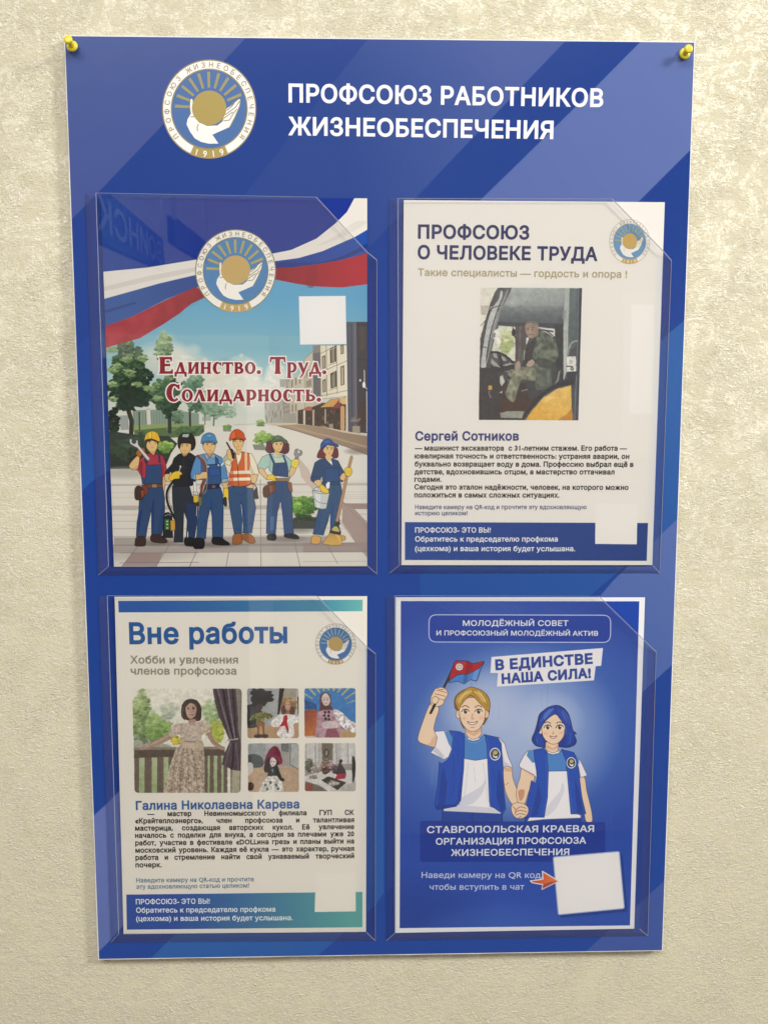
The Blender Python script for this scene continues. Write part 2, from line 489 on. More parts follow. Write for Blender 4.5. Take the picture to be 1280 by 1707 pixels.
# ------------------------------------------------------------------ the board
board = bpy.data.objects.new('information_board', None); COL.objects.link(board)
board.location = (0, 0, 0)
tag(board, 'large blue board with four clear pockets pinned to cream wallpaper', 'information board')
CORN = np.array([[106.4, 57.5], [1158.9, 68.3], [1104.6, 1586], [163.7, 1600.8]])
cx_, cy_ = pm(CORN[:, 0], CORN[:, 1], 0.0)
BX0, BX1 = float(cx_[[0, 3]].mean()), float(cx_[[1, 2]].mean())
BY0, BY1 = float(cy_[[2, 3]].mean()), float(cy_[[0, 1]].mean())
white_pvc = mat('white_foam_board', 'e9e9e9', 0.5, 0.4, k=1.0)
# core: slightly wavy saw-cut outline, a few tenths of a millimetre
rg = random.Random(4)
outl = []
def edge_run(a, b_, n):
    for i in range(n):
        t = i / n; j = 0.00018
        outl.append((a[0] + (b_[0] - a[0]) * t + (rg.uniform(-j, j) if i else 0), a[1] + (b_[1] - a[1]) * t + (rg.uniform(-j, j) if i else 0)))
edge_run((BX0, BY0), (BX1, BY0), 24); edge_run((BX1, BY0), (BX1, BY1), 36); edge_run((BX1, BY1), (BX0, BY1), 24); edge_run((BX0, BY1), (BX0, BY0), 36)
n = len(outl)
V = [(x, 0.00025, y + Z0) for x, y in outl] + [(x, 0.0046, y + Z0) for x, y in outl]
Fc = [tuple(range(n)), tuple(range(2 * n - 1, n - 1, -1))] + [(i, i + n, (i + 1) % n + n, (i + 1) % n) for i in range(n)]
core = link('board_core', V, Fc, white_pvc, board)

# printed face of the board: blue with slanting lighter bands
pb = Paint(BX0, BY0, BX1, BY1, 0.0, 0.0005, '2a4894', 3)
Hd, Ed = '264796', '264796'
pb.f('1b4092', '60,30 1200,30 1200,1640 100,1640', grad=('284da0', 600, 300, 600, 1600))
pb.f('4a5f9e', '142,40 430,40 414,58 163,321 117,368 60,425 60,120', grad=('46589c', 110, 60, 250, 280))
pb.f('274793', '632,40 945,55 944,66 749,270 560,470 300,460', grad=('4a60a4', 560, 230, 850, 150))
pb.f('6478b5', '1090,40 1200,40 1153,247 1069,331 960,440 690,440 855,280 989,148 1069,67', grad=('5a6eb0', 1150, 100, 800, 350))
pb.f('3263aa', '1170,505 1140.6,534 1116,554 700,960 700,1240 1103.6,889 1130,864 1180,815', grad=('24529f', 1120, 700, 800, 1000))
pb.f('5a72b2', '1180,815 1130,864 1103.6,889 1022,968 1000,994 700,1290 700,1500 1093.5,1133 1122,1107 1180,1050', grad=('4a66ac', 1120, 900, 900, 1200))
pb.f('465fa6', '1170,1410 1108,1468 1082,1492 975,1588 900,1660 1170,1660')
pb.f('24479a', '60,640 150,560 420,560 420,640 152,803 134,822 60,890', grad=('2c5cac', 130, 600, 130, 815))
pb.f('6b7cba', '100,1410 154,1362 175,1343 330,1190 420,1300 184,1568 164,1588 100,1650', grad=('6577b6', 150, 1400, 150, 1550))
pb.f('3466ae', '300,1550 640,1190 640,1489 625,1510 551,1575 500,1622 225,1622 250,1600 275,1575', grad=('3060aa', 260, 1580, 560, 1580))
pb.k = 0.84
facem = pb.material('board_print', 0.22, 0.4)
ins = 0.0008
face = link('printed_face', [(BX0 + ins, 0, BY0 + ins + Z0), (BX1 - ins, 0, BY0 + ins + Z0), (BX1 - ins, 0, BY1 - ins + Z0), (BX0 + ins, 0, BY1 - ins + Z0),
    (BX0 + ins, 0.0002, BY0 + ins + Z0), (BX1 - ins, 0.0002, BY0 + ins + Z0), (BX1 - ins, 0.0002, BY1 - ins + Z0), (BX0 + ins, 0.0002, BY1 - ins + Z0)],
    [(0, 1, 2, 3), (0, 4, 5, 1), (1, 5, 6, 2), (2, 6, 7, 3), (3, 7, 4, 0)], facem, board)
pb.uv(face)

# ------------------------------------------------------------------ round union emblem, built from laid-on pieces
def emblem(cx, cy, rx, ry, sheet, pal, ol=True, label=None, detail=True):
    gold, goldray, blue, white, brown, letters = pal
    h0 = sheet.h + 0.00005
    def uv2w(p, lay):
        x, y = pm(cx + p[:, 0] * rx, cy + p[:, 1] * ry, sheet.h)
        return [(a, -(h0 + lay * 0.00003), b + Z0) for a, b in zip(x, y)]
    def circ(r, n=64, a0=0, a1=2 * math.pi, endp=False):
        t = np.linspace(a0, a1, n, endpoint=endp); return np.stack([r * np.sin(t), -r * np.cos(t)], 1)
    def fan(name, p, lay, col, parent):
        return flat_fill(name, uv2w(p, lay), inkmat(col), parent)
    def ringm(name, ra, rb, lay, col, parent, a0=0, a1=2 * math.pi, n=64):
        A = circ(ra, n + 1, a0, a1, True); B = circ(rb, n + 1, a0, a1, True)
        vs = uv2w(np.vstack([A, B]), lay)
        return link(name, vs, [(i, i + 1, i + n + 2, i + n + 1) for i in range(n)], inkmat(col), parent)
    em = fan('emblem', circ(1.0), 0, white, sheet.parent)
    if label: em['label'] = label
    ringm('rim', 0.975, 1.0, 1, brown, em)
    fan('blue_disc', circ(0.80), 1, blue, em)
    ringm('inner_rim', 0.79, 0.815, 2, brown, em)
    for a in np.linspace(-87, 68, 10):
        t = math.radians(a); d = np.array([math.sin(t), -math.cos(t)]); q = np.array([-d[1], d[0]]); c = np.array([0, -0.02])
        w = 0.032
        fan('ray', np.array([c + d * 0.41 - q * w * .8, c + d * 0.41 + q * w * .8, c + d * 0.73 + q * w, c + d * 0.73 - q * w]), 3, goldray, em)
    H = pts('750,392 760,392 763,415 757,440 765,475 790,505 830,522 880,520 905,500 915,445 940,428 960,410 985,390 992,397 988,425 965,480 940,527 900,545 855,565 885,608 840,609 800,600 770,583 748,552 730,515 735,490 750,465 747,430')
    H = (H - [840, 440]) / [229, 241]
    fan('hand', H, 4, white, em)
    if detail:
        def line(pl, w, lay, nm='finger_line'):
            p = (pts(pl) - [840, 440]) / [229, 241]; out = []
            L_, R_ = [], []
            for i in range(len(p)):
                d = p[min(i + 1, len(p) - 1)] - p[max(i - 1, 0)]; d = d / np.linalg.norm(d); q = np.array([-d[1], d[0]]) * w
                L_.append(p[i] + q); R_.append(p[i] - q)
            m_ = len(p); vs = uv2w(np.array(L_ + R_), lay)
            return link(nm, vs, [(i, i + m_, i + m_ + 1, i + 1) for i in range(m_ - 1)], inkmat(brown), em)
        for s_ in ('750,478 766,478', '788,512 782,528 783,548', '925,447 945,432 962,412', '918,468 945,448 968,432 988,400', '905,490 935,468 955,455', '908,498 938,494 955,465 975,440', '940,527 965,480 988,425 992,397', '750,465 745,430 748,392', '757,440 763,415 760,392', '985,390 960,410 940,428'):
            line(s_, 0.009, 5)
    sun = fan('sun', np.stack([0.365 * np.sin(np.arange(40) / 40 * 6.2832), -0.02 - 0.35 * np.cos(np.arange(40) / 40 * 6.2832)], 1), 6, gold, em)
    ringm('year_band', 0.815, 1.0, 3, gold, em, math.radians(156), math.radians(204), 16)
    # lettering round the ring
    V = []; Fc = []
    def ring_char(ch, ang, r, hh, flip=False, off=0.0):
        v, f = glyphs(ch, off, 3)
        v = v - [(v[:, 0].min() + v[:, 0].max()) / 2, CAP / 2]; v = v * hh / CAP
        t = math.radians(ang); up = np.array([math.sin(t), -math.cos(t)]); rt = np.array([math.cos(t), math.sin(t)])
        if flip: up = -up; rt = -rt
        c = np.array([math.sin(t), -math.cos(t)]) * r
        p = np.array([c + rt * a + up * b for a, b in v]); k = len(V)
        V.extend(uv2w(p, 4)); Fc.extend(tuple(i + k for i in q) for q in f)
    for i, ch in enumerate('ПРОФСОЮЗ'): ring_char(ch, -128 + i * 11.57, 0.895, 0.105, off=0.01)
    for i, ch in enumerate('ЖИЗНЕОБЕСПЕЧЕНИЯ'): ring_char(ch, -29 + i * 10.5, 0.895, 0.105, off=0.01)
    link('ring_lettering', V, Fc, inkmat(letters, 'lettering_ink'), em)
    V = []; Fc = []
    for i, ch in enumerate('1919'): ring_char(ch, 197 - i * 11.3, 0.905, 0.13, True, 0.015)
    link('year_lettering', V, Fc, inkmat('f2efe6', 'lettering_ink'), em)
    return em
bs = Sheet(0.0, board)
emblem(348.8, 181, 78.7, 82.8, bs, ('a8934c', '97905f', '3f67a0', 'efeee9', '8d8253', 'a08a54'))
hd = lettering(bs, [('ПРОФСОЮЗ РАБОТНИКОВ', 481, 169, 1005, 177, 29.5), ('ЖИЗНЕОБЕСПЕЧЕНИЯ', 480.3, 223.8, 922, 230.3, 29)], 'eef0f2', 0.028, 6, 'board_heading')

# ------------------------------------------------------------------ clear bent-sheet pockets
def clear_material(name, tint, rough=0.02, diffuse=0.0, ior=1.49):
    m = bpy.data.materials.new(name); m.use_nodes = True; nt = m.node_tree; N = nt.nodes
    N.remove(N['Principled BSDF']); out = N['Material Output']
    t = N.new('ShaderNodeBsdfTransparent'); t.inputs[0].default_value = tint + (1,)
    g = N.new('ShaderNodeBsdfGlossy'); g.inputs['Roughness'].default_value = rough; g.inputs[0].default_value = (1, 1, 1, 1)
    fr = N.new('ShaderNodeFresnel'); 
    geo = N.new('ShaderNodeNewGeometry'); mr = N.new('ShaderNodeMapRange'); nt.links.new(geo.outputs['Backfacing'], mr.inputs[0])
    mr.inputs[3].default_value = ior; mr.inputs[4].default_value = 1 / ior; nt.links.new(mr.outputs[0], fr.inputs[0])   # same reflectance from either side
    mx = N.new('ShaderNodeMixShader'); nt.links.new(fr.outputs[0], mx.inputs[0]); nt.links.new(t.outputs[0], mx.inputs[1]); nt.links.new(g.outputs[0], mx.inputs[2])
    last = mx.outputs[0]
    tc = N.new('ShaderNodeTexCoord'); nz = N.new('ShaderNodeTexNoise'); nz.inputs['Scale'].default_value = 9; nz.inputs['Detail'].default_value = 2
    bp = N.new('ShaderNodeBump'); bp.inputs['Strength'].default_value = 0.12; bp.inputs['Distance'].default_value = 0.001   # sheet not quite flat
    nt.links.new(tc.outputs['Object'], nz.inputs['Vector']); nt.links.new(nz.outputs[0], bp.inputs['Height']); nt.links.new(bp.outputs[0], g.inputs['Normal'])
    if diffuse:
        d = N.new('ShaderNodeBsdfDiffuse'); d.inputs[0].default_value = (0.85, 0.88, 0.95, 1)
        m2 = N.new('ShaderNodeMixShader'); m2.inputs[0].default_value = diffuse
        nt.links.new(last, m2.inputs[1]); nt.links.new(d.outputs[0], m2.inputs[2]); last = m2.outputs[0]
    nt.links.new(last, out.inputs[0])
    return m
pane_m = clear_material('clear_pocket_sheet', (0.985, 0.985, 0.98))
bend_m = clear_material('shade_tinted_flange', (0.84, 0.88, 0.95), 0.04)  # dark tint stands in for light bent away in the sloped sides
edge_m = clear_material('cut_clear_edge', (0.60, 0.62, 0.66), 0.15, 0.22)
edge2_m = clear_material('edge_highlight', (0.9, 0.9, 0.9), 0.1, 0.25)  # pale material for bars that draw the highlights along folds and mitres
HF, TH = 0.0052, 0.0007
def solid_sheet(name, P, off, m, parent):
    """closed thin slab from the outline P (list of Vectors), thickened along off"""
    n = len(P); V = list(P) + [p + off for p in P]
    F_ = [tuple(range(n)), tuple(range(2 * n - 1, n - 1, -1))] + [(i, i + n, (i + 1) % n + n, (i + 1) % n) for i in range(n)]
    bm = bmesh.new(); vs = [bm.verts.new(v) for v in V]
    for f in F_: bm.faces.new([vs[i] for i in f])
    return link_bm(name, bm, m, parent)
def bar(name, a, b, w, m, parent):
    d = (b - a).normalized(); s_ = d.cross(Vector((0, 1, 0))).normalized() * w / 2; y = Vector((0, -w / 2, 0))
    P = [a - s_ - y, a + s_ - y, b + s_ - y, b - s_ - y]
    return solid_sheet(name, P, y * 2, m, parent)
def pocket(fTL, fBL, fBR, cutE, cutS, oTL, oBL, oBR, oR, label):
    f = lambda p, h=HF: P3(p[0], p[1], h)
    o0 = 0.0006
    A, B, C_, D, E_ = f(cutS), f(fTL), f(fBL), f(fBR), f(cutE)
    back = Vector((0, TH, 0))
    pane = solid_sheet('pocket', [A, B, C_, D, E_], back, pane_m, board); pane['label'] = label
    a, b, c, d = f(oTL, o0), f(oBL, o0), f(oBR, o0), f(oR, o0)
    g = Vector((0, 0, 0.0))
    solid_sheet('left_flange', [B, a, b, C_], back * 0.7, bend_m, pane)
    solid_sheet('bottom_flange', [C_, b, c, D], back * 0.7, bend_m, pane)
    solid_sheet('right_flange', [D, c, d, E_], back * 0.7, bend_m, pane)
    up = Vector((0, -0.0001, 0))
    bar('cut_corner_edge', A + up, E_ + up, 0.0007, edge_m, pane)
    bar('cut_flange_edge', E_ + up, d + up, 0.0006, edge2_m, pane)
    bar('top_edge', B + up, A + up, 0.0003, edge_m, pane)
    bar('fold_highlight', B + up, C_ + up, 0.0004, edge2_m, pane)
    bar('mitre_highlight', C_ + up, b + up, 0.0004, edge2_m, pane)
    bar('mitre_highlight', D + up, c + up, 0.0004, edge2_m, pane)
    bar('outer_edge', d, c, 0.0004, edge_m, pane)
    return pane
pocket((160, 321), (181, 944), (613, 943.5), (612, 420), (527, 328), (142, 322), (163.5, 959), (628, 957), (628, 433), 'clear pocket at the top left, over the workers poster')
pocket((663, 330), (665.5, 942.5), (1087.5, 942), (1106, 419), (1020, 331), (649, 328.5), (648.5, 956), (1099.5, 955.5), (1119, 434), 'clear pocket at the top right, over the excavator poster')
pocket((179, 993), (198, 1557), (611, 1555), (609.5, 1077), (528, 993.5), (164, 994), (185, 1572), (625.5, 1569), (626, 1090), 'clear pocket at the bottom left, over the hobby poster')
pocket((658, 993), (658, 1556), (1066, 1549), (1080, 1074), (998, 994), (644, 992), (644, 1569), (1079.5, 1561), (1093.5, 1087), 'clear pocket at the bottom right, over the youth poster')

# ------------------------------------------------------------------ push pins
pin_m = bpy.data.materials.new('yellow_plastic'); pin_m.use_nodes = True
_b = pin_m.node_tree.nodes['Principled BSDF']
_b.inputs['Base Color'].default_value = (0.80, 0.66, 0.03, 1); _b.inputs['Roughness'].default_value = 0.28
_b.inputs['Subsurface Weight'].default_value = 0.25; _b.inputs['Subsurface Radius'].default_value = (0.004, 0.003, 0.0005)
steel = mat('pin_steel', 'b8b8b8', 0.25, 0.5, metallic=1.0)
def lathe(name, prof, a, axis, m, parent, n=28):
    z = axis.normalized(); x = z.orthogonal().normalized(); y = z.cross(x)
    V = [a + z * t + (x * math.cos(k / n * 6.28318) + y * math.sin(k / n * 6.28318)) * r for t, r in prof for k in range(n)]
    V += [a + z * prof[0][0], a + z * prof[-1][0]]
    Fc = [(i * n + k, i * n + (k + 1) % n, (i + 1) * n + (k + 1) % n, (i + 1) * n + k) for i in range(len(prof) - 1) for k in range(n)]
    m_ = len(prof) * n
    Fc += [((k + 1) % n, k, m_) for k in range(n)] + [((len(prof) - 1) * n + k, (len(prof) - 1) * n + (k + 1) % n, m_ + 1) for k in range(n)]
    return link(name, V, Fc, m, parent, True)
def push_pin(base, tip, hb, ht, label):
    a = P3(base[0], base[1], hb); t = P3(tip[0], tip[1], ht)
    e = bpy.data.objects.new('push_pin', None); COL.objects.link(e)
    tag(e, label, 'push pin', 'yellow push pins holding the board')
    ax = t - a; L = ax.length
    def rd(z0, z1, r, k=5):      # rounded rim
        return [(z0 + (z1 - z0) * (0.5 - 0.5 * math.cos(i / k * math.pi)), r - (z1 - z0) * 0.45 * (1 - math.sin(i / k * math.pi))) for i in range(k + 1)]
    lathe('collar', [(0, 0.001)] + rd(0, 0.0022, 0.0044) + [(0.0026, 0.0024)], a, ax, pin_m, e)
    lathe('grip', [(0.002, 0.0026), (0.0035, 0.0021), (L * 0.55, 0.0019), (L - 0.0028, 0.0021), (L - 0.002, 0.0026)], a, ax, pin_m, e)
    lathe('knob', [(L - 0.0026, 0.0015)] + rd(L - 0.0026, L, 0.0034) + [(L + 0.0001, 0.0012)], a, ax, pin_m, e)
    lathe('needle', [(-0.006, 0.0001), (-0.004, 0.0005), (0.001, 0.0005)], a, ax, steel, e, 10)
push_pin((121.2, 77.5), (112.6, 63.5), 0.0022, 0.0128, 'yellow push pin at the top left corner of the blue board')
push_pin((1140.5, 89.5), (1148.5, 79.5), 0.0008, 0.0115, 'yellow push pin at the top right corner, casting a long shadow')
# ------------------------------------------------------------------ posters
SH = 0.0016
def poster(label, corners, base, seed):
    c = np.array(corners, float); x, y = pm(c[:, 0], c[:, 1], SH)
    p = Paint(x.min() - 0.001, y.min() - 0.001, x.max() + 0.001, y.max() + 0.001, SH, 0.00021, base, seed)
    n = 12; V = []; Fc = []
    for k in range(2):
        for j in range(n + 1):
            for i in range(n + 1):
                u, v = i / n, j / n
                a = (1 - u) * (1 - v); b = u * (1 - v); d = u * v; e = (1 - u) * v
                V.append((a * x[0] + b * x[1] + d * x[2] + e * x[3], -SH + k * 0.00022, a * y[0] + b * y[1] + d * y[2] + e * y[3] + Z0))
    q = (n + 1) ** 2
    for j in range(n):
        for i in range(n):
            s0 = j * (n + 1) + i
            Fc.append((s0, s0 + n + 1, s0 + n + 2, s0 + 1)); Fc.append((q + s0, q + s0 + 1, q + s0 + n + 2, q + s0 + n + 1))
    rim = list(range(n + 1)) + [(j + 1) * (n + 1) - 1 for j in range(1, n + 1)] + [n * (n + 1) + i for i in range(n - 1, -1, -1)] + [j * (n + 1) for j in range(n - 1, 0, -1)]
    Fc += [(rim[i], rim[(i + 1) % len(rim)], rim[(i + 1) % len(rim)] + q, rim[i] + q) for i in range(len(rim))]
    o = link('poster', V, Fc, None)
    tag(o, label, 'poster', 'posters in the clear pockets')
    return Sheet(SH, o), p, o
def finish(p, o, nm):
    m = p.material(nm, 0.5, 0.16)
    o.data.materials.append(m); p.uv(o)
    return m

# ================================================================== poster 1: six workers in the street
s1, p, o1 = poster('poster of six cartoon workers with tools on a tree-lined street', [(168, 329), (612, 330), (612, 944), (190, 945)], '86aebb', 11)
# sky and pavement
p.z(0, 0, 1)
p.f('5a9fc4', '100,300 700,300 700,560 100,560', grad=('79aebf', 0, 470, 0, 560))
p.f('79aebf', '100,560 700,560 700,660 100,660', grad=('b9cfc8', 0, 560, 0, 640))
p.f('c3cfc6', '100,640 700,640 700,730 100,730', grad=('d3d5ca', 0, 640, 0, 700))
p.f('d9d7cd', '100,716 700,706 700,800 100,800')
p.f('d8d4ca', '100,800 700,800 700,960 100,960', grad=('d4d0c6', 0, 800, 0, 940))
p.z(170, 540, 5.565)
for x, y, rx, ry, a in ((520, 330, 260, 190, .8), (700, 260, 140, 110, .8), (800, 420, 260, 200, .95), (1000, 480, 260, 190, .95), (1180, 560, 260, 220, .95), (900, 640, 300, 220, .9), (850, 230, 90, 60, .5), (600, 180, 120, 130, .4)):
    p.blob('d9d7c8', x, y, rx, ry, a, 1.2)
p.z(390, 540, 5.333)
for x, y, rx, ry, a in ((60, 400, 170, 130, .95), (150, 470, 110, 110, .95), (60, 560, 220, 160, .95), (350, 420, 80, 90, .8), (400, 500, 150, 160, .9), (340, 540, 120, 120, .8), (190, 640, 180, 160, .8), (65, 275, 26, 20, .6)):
    p.blob('dfe0d6', x, y, rx, ry, a, 0.8)
for i in range(46):      # cumulus heads
    t = p.rng.uniform(0, 1); x = 20 + t * 210 + p.rng.uniform(-30, 30); y = 420 - 90 * math.sin(t * 3.1) + p.rng.uniform(0, 130)
    p.blob(['eae9de', 'e2e2d8', 'd2dad4'][i % 3], x, y, p.rng.uniform(18, 42), p.rng.uniform(14, 30), .75, .5)
for i in range(34):
    x = p.rng.uniform(300, 430); y = p.rng.uniform(340, 560) + abs(x - 380) * .6
    p.blob(['eceae0', 'e0e2da', 'd0d8d4'][i % 3], x, y, p.rng.uniform(16, 36), p.rng.uniform(14, 28), .75, .5)
p.z(170, 540, 5.565)
for i in range(60):
    x = p.rng.uniform(640, 1180); y = 350 + p.rng.uniform(0, 260) - 60 * math.sin((x - 640) / 120)
    p.blob(['e8e6da', 'dedfd4', 'd4d9d0'][i % 3], x, y, p.rng.uniform(30, 70), p.rng.uniform(18, 40), .5, .5)
p.z(390, 540, 5.333)
# hazy far street
rn = random.Random(5)
p.f('a8a79c', '270,700 300,690 340,700 400,640 500,560 520,700 560,880 280,880', a=.75, grad=('8d877c', 300, 700, 520, 760))
for i in range(46):
    x = rn.uniform(275, 540); y = rn.uniform(690, 830); p.f(rn.choice(['8b857b', '75706a', 'b9b5a8', 'c6c2b4', '5d5853']), [[x, y], [x + 7, y], [x + 7, y + rn.uniform(20, 70)], [x, y + rn.uniform(20, 70)]], 0, .6)
p.f('9d988c', '430,600 470,560 520,520 540,700 560,880 440,870', 0, .8); p.f('868178', '455,470 500,440 500,560 460,600', 0, .7)
for i in range(40):
    x = 440 + (i % 8) * 14; y = 610 + (i // 8) * 42 - (i % 8) * 5; p.f('6b665d', [[x, y], [x + 6, y - 2], [x + 6, y + 20], [x, y + 22]], 0, .7)
p.f('b7b09d', '480,520 625,400 640,760 500,800', grad=('c9c2ad', 480, 0, 640, 0)); p.f('7f7c7a', '405,490 455,490 455,560 410,560', 0, .6)
for x, y in ((510, 500), (545, 480), (580, 470), (515, 720), (545, 715)): p.f('6f6a60', [[x, y], [x + 12, y - 6], [x + 12, y + 60], [x, y + 62]], 0, .8)
p.f('c0b9a3', '625,310 705,240 765,185 780,740 630,760', ol='6a6458', ow=3); p.f('69656b', '700,252 765,240 770,700 705,640'); p.f('85807f', '700,190 765,186 765,250 705,262')
for y in (410, 500, 590): p.f('80796a', [[640, y + 6], [690, y - 12], [690, y + 50], [640, y + 60]], 0, .7); p.l('8f8874', [[630, y + 70], [700, y + 50]], 3)
p.f('d8d0ba', '765,188 1003,186 1012,640 775,668', ol='5f584c', ow=3, grad=('e4deca', 765, 0, 1010, 0))
for (x0, y0, x1, y1) in ((852, 215, 908, 350), (856, 440, 912, 575)):
    p.f('4b443b', [[x0, y0], [x1, y0 - 28], [x1 + 2, y1 - 18], [x0 + 4, y1]]); p.f('8b8570', [[x0 + 14, y0 + 14], [x1 - 26, y0 + 2], [x1 - 24, y1 - 20], [x0 + 16, y1 - 8]]); p.l('cbc3ac', [[x1 - 20, y0 - 18], [x1 - 18, y1 - 14]], 5); p.l('a59c86', [[x0 - 8, y1 + 14], [x1 + 8, y1 - 10]], 7)
for (x0, y0, x1, y1) in ((782, 290, 812, 400), (786, 500, 816, 610), (946, 190, 975, 270), (946, 380, 980, 548)):
    p.f('5a5245', [[x0, y0], [x1, y0 - 16], [x1 + 2, y1 - 10], [x0 + 3, y1]]); p.f('b0a891', [[x0 + 8, y0 + 8], [x1 - 8, y0], [x1 - 6, y1 - 14], [x0 + 9, y1 - 8]])
for a_, b_ in (((766, 430), (1006, 325)), ((770, 640), (1008, 590)), ((766, 262), (900, 200))): p.l('6c6455', [a_, b_], 4); p.l('e0dac6', [(a_[0], a_[1] + 7), (b_[0], b_[1] + 7)], 4)
p.l('4a443b', '820,190 826,640', 4); p.l('5a5347', '912,190 918,620', 3)
# shops and awnings
p.f('43352c', '560,770 700,735 790,700 1010,700 1015,950 800,930 560,890')
for i in range(60):
    x = rn.uniform(580, 1000); y = rn.uniform(760, 920); p.f(rn.choice(['6b543f', '2c221d', '8a6a4a', '94847a', '3b4232']), [[x, y], [x + 12, y], [x + 12, y + 22], [x, y + 22]], 0, .5)
p.f('c99b57', '765,742 862,668 940,660 900,735', ol='6a4a2c'); p.f('8b3a35', '868,752 935,672 952,745'); p.f('dcb471', '940,668 1008,640 1010,715 955,712', ol='6a4a2c'); p.f('b2604b', '606,765 655,735 697,738 690,772', ol='5a342c')
for x, y0, y1, w, c in ((1004, 640, 952, 18, 'd4cebe'), (965, 745, 930, 38, 'c69d6c'), (706, 770, 895, 18, 'b3a18d'), (625, 775, 885, 20, 'c9bfae'), (560, 770, 890, 16, 'b5aa98'), (812, 760, 880, 12, 'b0a48f')): p.l(c, [[x, y0], [x, y1]], w)
p.f('9a8c76', '845,890 880,885 882,950 848,950'); p.leaves(['3a3d28', '5c5a38', '7e6b4c'], 790, 925, 55, 25, 60, 9)
# dark building on the right edge
p.f('4e505c', '1000,-20 1210,-20 1210,975 1015,958', grad=('5c5e6b', 1000, 0, 1080, 0)); p.f('3c393c', '1088,-20 1200,-20 1200,970 1096,962')
for y in (5, 310): p.l('24252c', [[1090, y], [1195, y + 6]], 6)
p.f('4b3f3c', '1115,20 1165,20 1165,230 1118,235'); p.l('2b2c34', '1045,0 1052,950', 5); p.l('737583', '1075,0 1085,950', 6)
p.f('44302a', '1105,690 1180,690 1180,900 1108,900')
p.l('d9d9d6', '1158,410 1160,520 1165,560 1185,580', 7); p.e('e8e8e4', 1155, 540, 14, 28); p.e('cdd0c8', 1122, 500, 9, 12); p.l('c9c7bd', '1180,600 1182,960', 9)
p.leaves(['5b4a48', '8c7672', '6c7458'], 1085, 850, 42, 45, 40, 9); p.f('9c927e', '1050,905 1120,905 1122,970 1054,970', ol='4a443a')
# pavement by the shops
p.f('c9bca4', '280,880 560,885 800,915 1010,955 1190,985 1190,1010 700,930 400,905'); p.f('a18d74', '385,903 560,893 740,905 960,962 1190,998 1195,1165 1000,1090 780,1020 560,950', grad=('8f7c68', 500, 900, 1150, 1150))
for i in range(22):
    t = i / 22; x = 450 + t * 700; y = 905 + t * 190; p.l('c0aa8c', [[x, y - 10], [x + 180, y + rn.uniform(25, 50)]], 4, .5)
p.l('5b4d41', '385,905 560,952 780,1022 1000,1092 1195,1168', 5, .8); p.blob('6a6058', 1090, 1130, 130, 40, .55)
p.l('a9a298', '0,895 280,885 400,905', 5, .8)
# trees on the left
p.z(170, 540, 5.565)
p.blob('7f9a86', 1060, 760, 190, 110, .8); p.leaves(['5c7c64', '7c9a80', '9ab396'], 1080, 800, 150, 75, 170, 14, .55)
p.blob('9bb3a0', 1150, 700, 120, 110, .6); p.leaves(['6d8c76', '8fab90', 'aec4a8'], 950, 740, 80, 130, 260, 13, .6); p.leaves(['7c9a84', '9cb59e', 'b8ccb4'], 1190, 820, 60, 60, 120, 10, .5); p.l('5d6a58', '955,820 955,930', 10, .8)
p.l('5d6a58', '1040,850 1035,940', 16, .8); p.f('88938a', '930,860 1010,850 1010,895 930,900', 0, .6)
p.f('7c9083', '285,800 620,790 900,830 900,960 290,960', 0, .85)
for x in range(300, 620, 26): p.l('5f6e66', [[x, 815], [x, 950]], 5, .7)
p.f('d6cfc4', '412,785 446,785 455,930 420,935'); p.f('b4aca2', '412,785 446,785 446,795 412,795')
p.f('8fa067', '290,940 600,925 950,930 950,1000 290,1000'); p.f('59724f', '300,985 600,960 940,940 950,1000 900,1040 560,1060 300,1030')
p.leaves(['3f5440', '55704f', '6d8a62'], 770, 985, 170, 40, 160, 14)
p.leaves(['4a6350', '67836a', '88a488'], 700, 860, 70, 70, 120, 14, .8)
for x, y0, y1, w in ((815, 800, 940, 20), (625, 790, 1000, 34), (345, 820, 980, 12)): p.l('3c4038', [[x, y0], [x + 3, y1]], w)
p.leaves(['3f5a4c', '55745f', '6f9078', '87a78c'], 845, 640, 105, 190, 420, 18)
p.leaves(['3c5444', '5b7a5a', '8ba678', 'b3c195'], 575, 220, 85, 150, 300, 17)
p.leaves(['24382c', '324a3a', '4c6b4e', '7c9868'], 590, 660, 150, 200, 760, 17)
p.leaves(['16241b', '1f3126', '2c4434', '456242', '83996a'], 250, 480, 205, 345, 1700, 18)
for x, y, r in ((90, 240, 60), (230, 330, 60), (380, 320, 55), (250, 450, 80), (90, 430, 55), (440, 600, 60), (130, 690, 60), (100, 560, 50), (330, 560, 50), (150, 390, 50), (520, 690, 45)):
    p.leaves(['55704a', '7f9a66', 'a3b68a'], x, y, r, r * .55, 46, 13, .8)
p.leaves(['2a3d31', '24352b'], 280, 690, 170, 120, 260, 20, .8)
p.l('33342c', '245,800 275,900 270,1060', 42); p.l('4b4a3e', '262,830 285,930 280,1030', 10, .7)
p.f('8d9793', '160,850 240,845 250,980 175,985', 0, .8); p.f('c5c9c4', '165,1010 240,1000 230,1045 170,1055', 0, .9)
p.leaves(['2c3b30', '1f2b24'], 100, 900, 60, 120, 150, 18, .9)
p.f('36413a', '40,985 330,1030 620,1040 700,1110 640,1200 600,1300 560,1345 60,1345', 0, .97, grad=('2c352f', 0, 1000, 0, 1300))
p.leaves(['26302a', '3a4a3c', '46574a'], 330, 1160, 300, 140, 420, 22, .7)
p.blob('aaa9a0', 220, 1380, 380, 70, .8)
p.leaves(['4a6a3c', '6a9048', '8cae5a', 'a2c06c'], 590, 1140, 75, 60, 130, 15)
p.f('b9bab0', '700,1080 760,1040 900,1040 900,1180 700,1200', 0, .0)
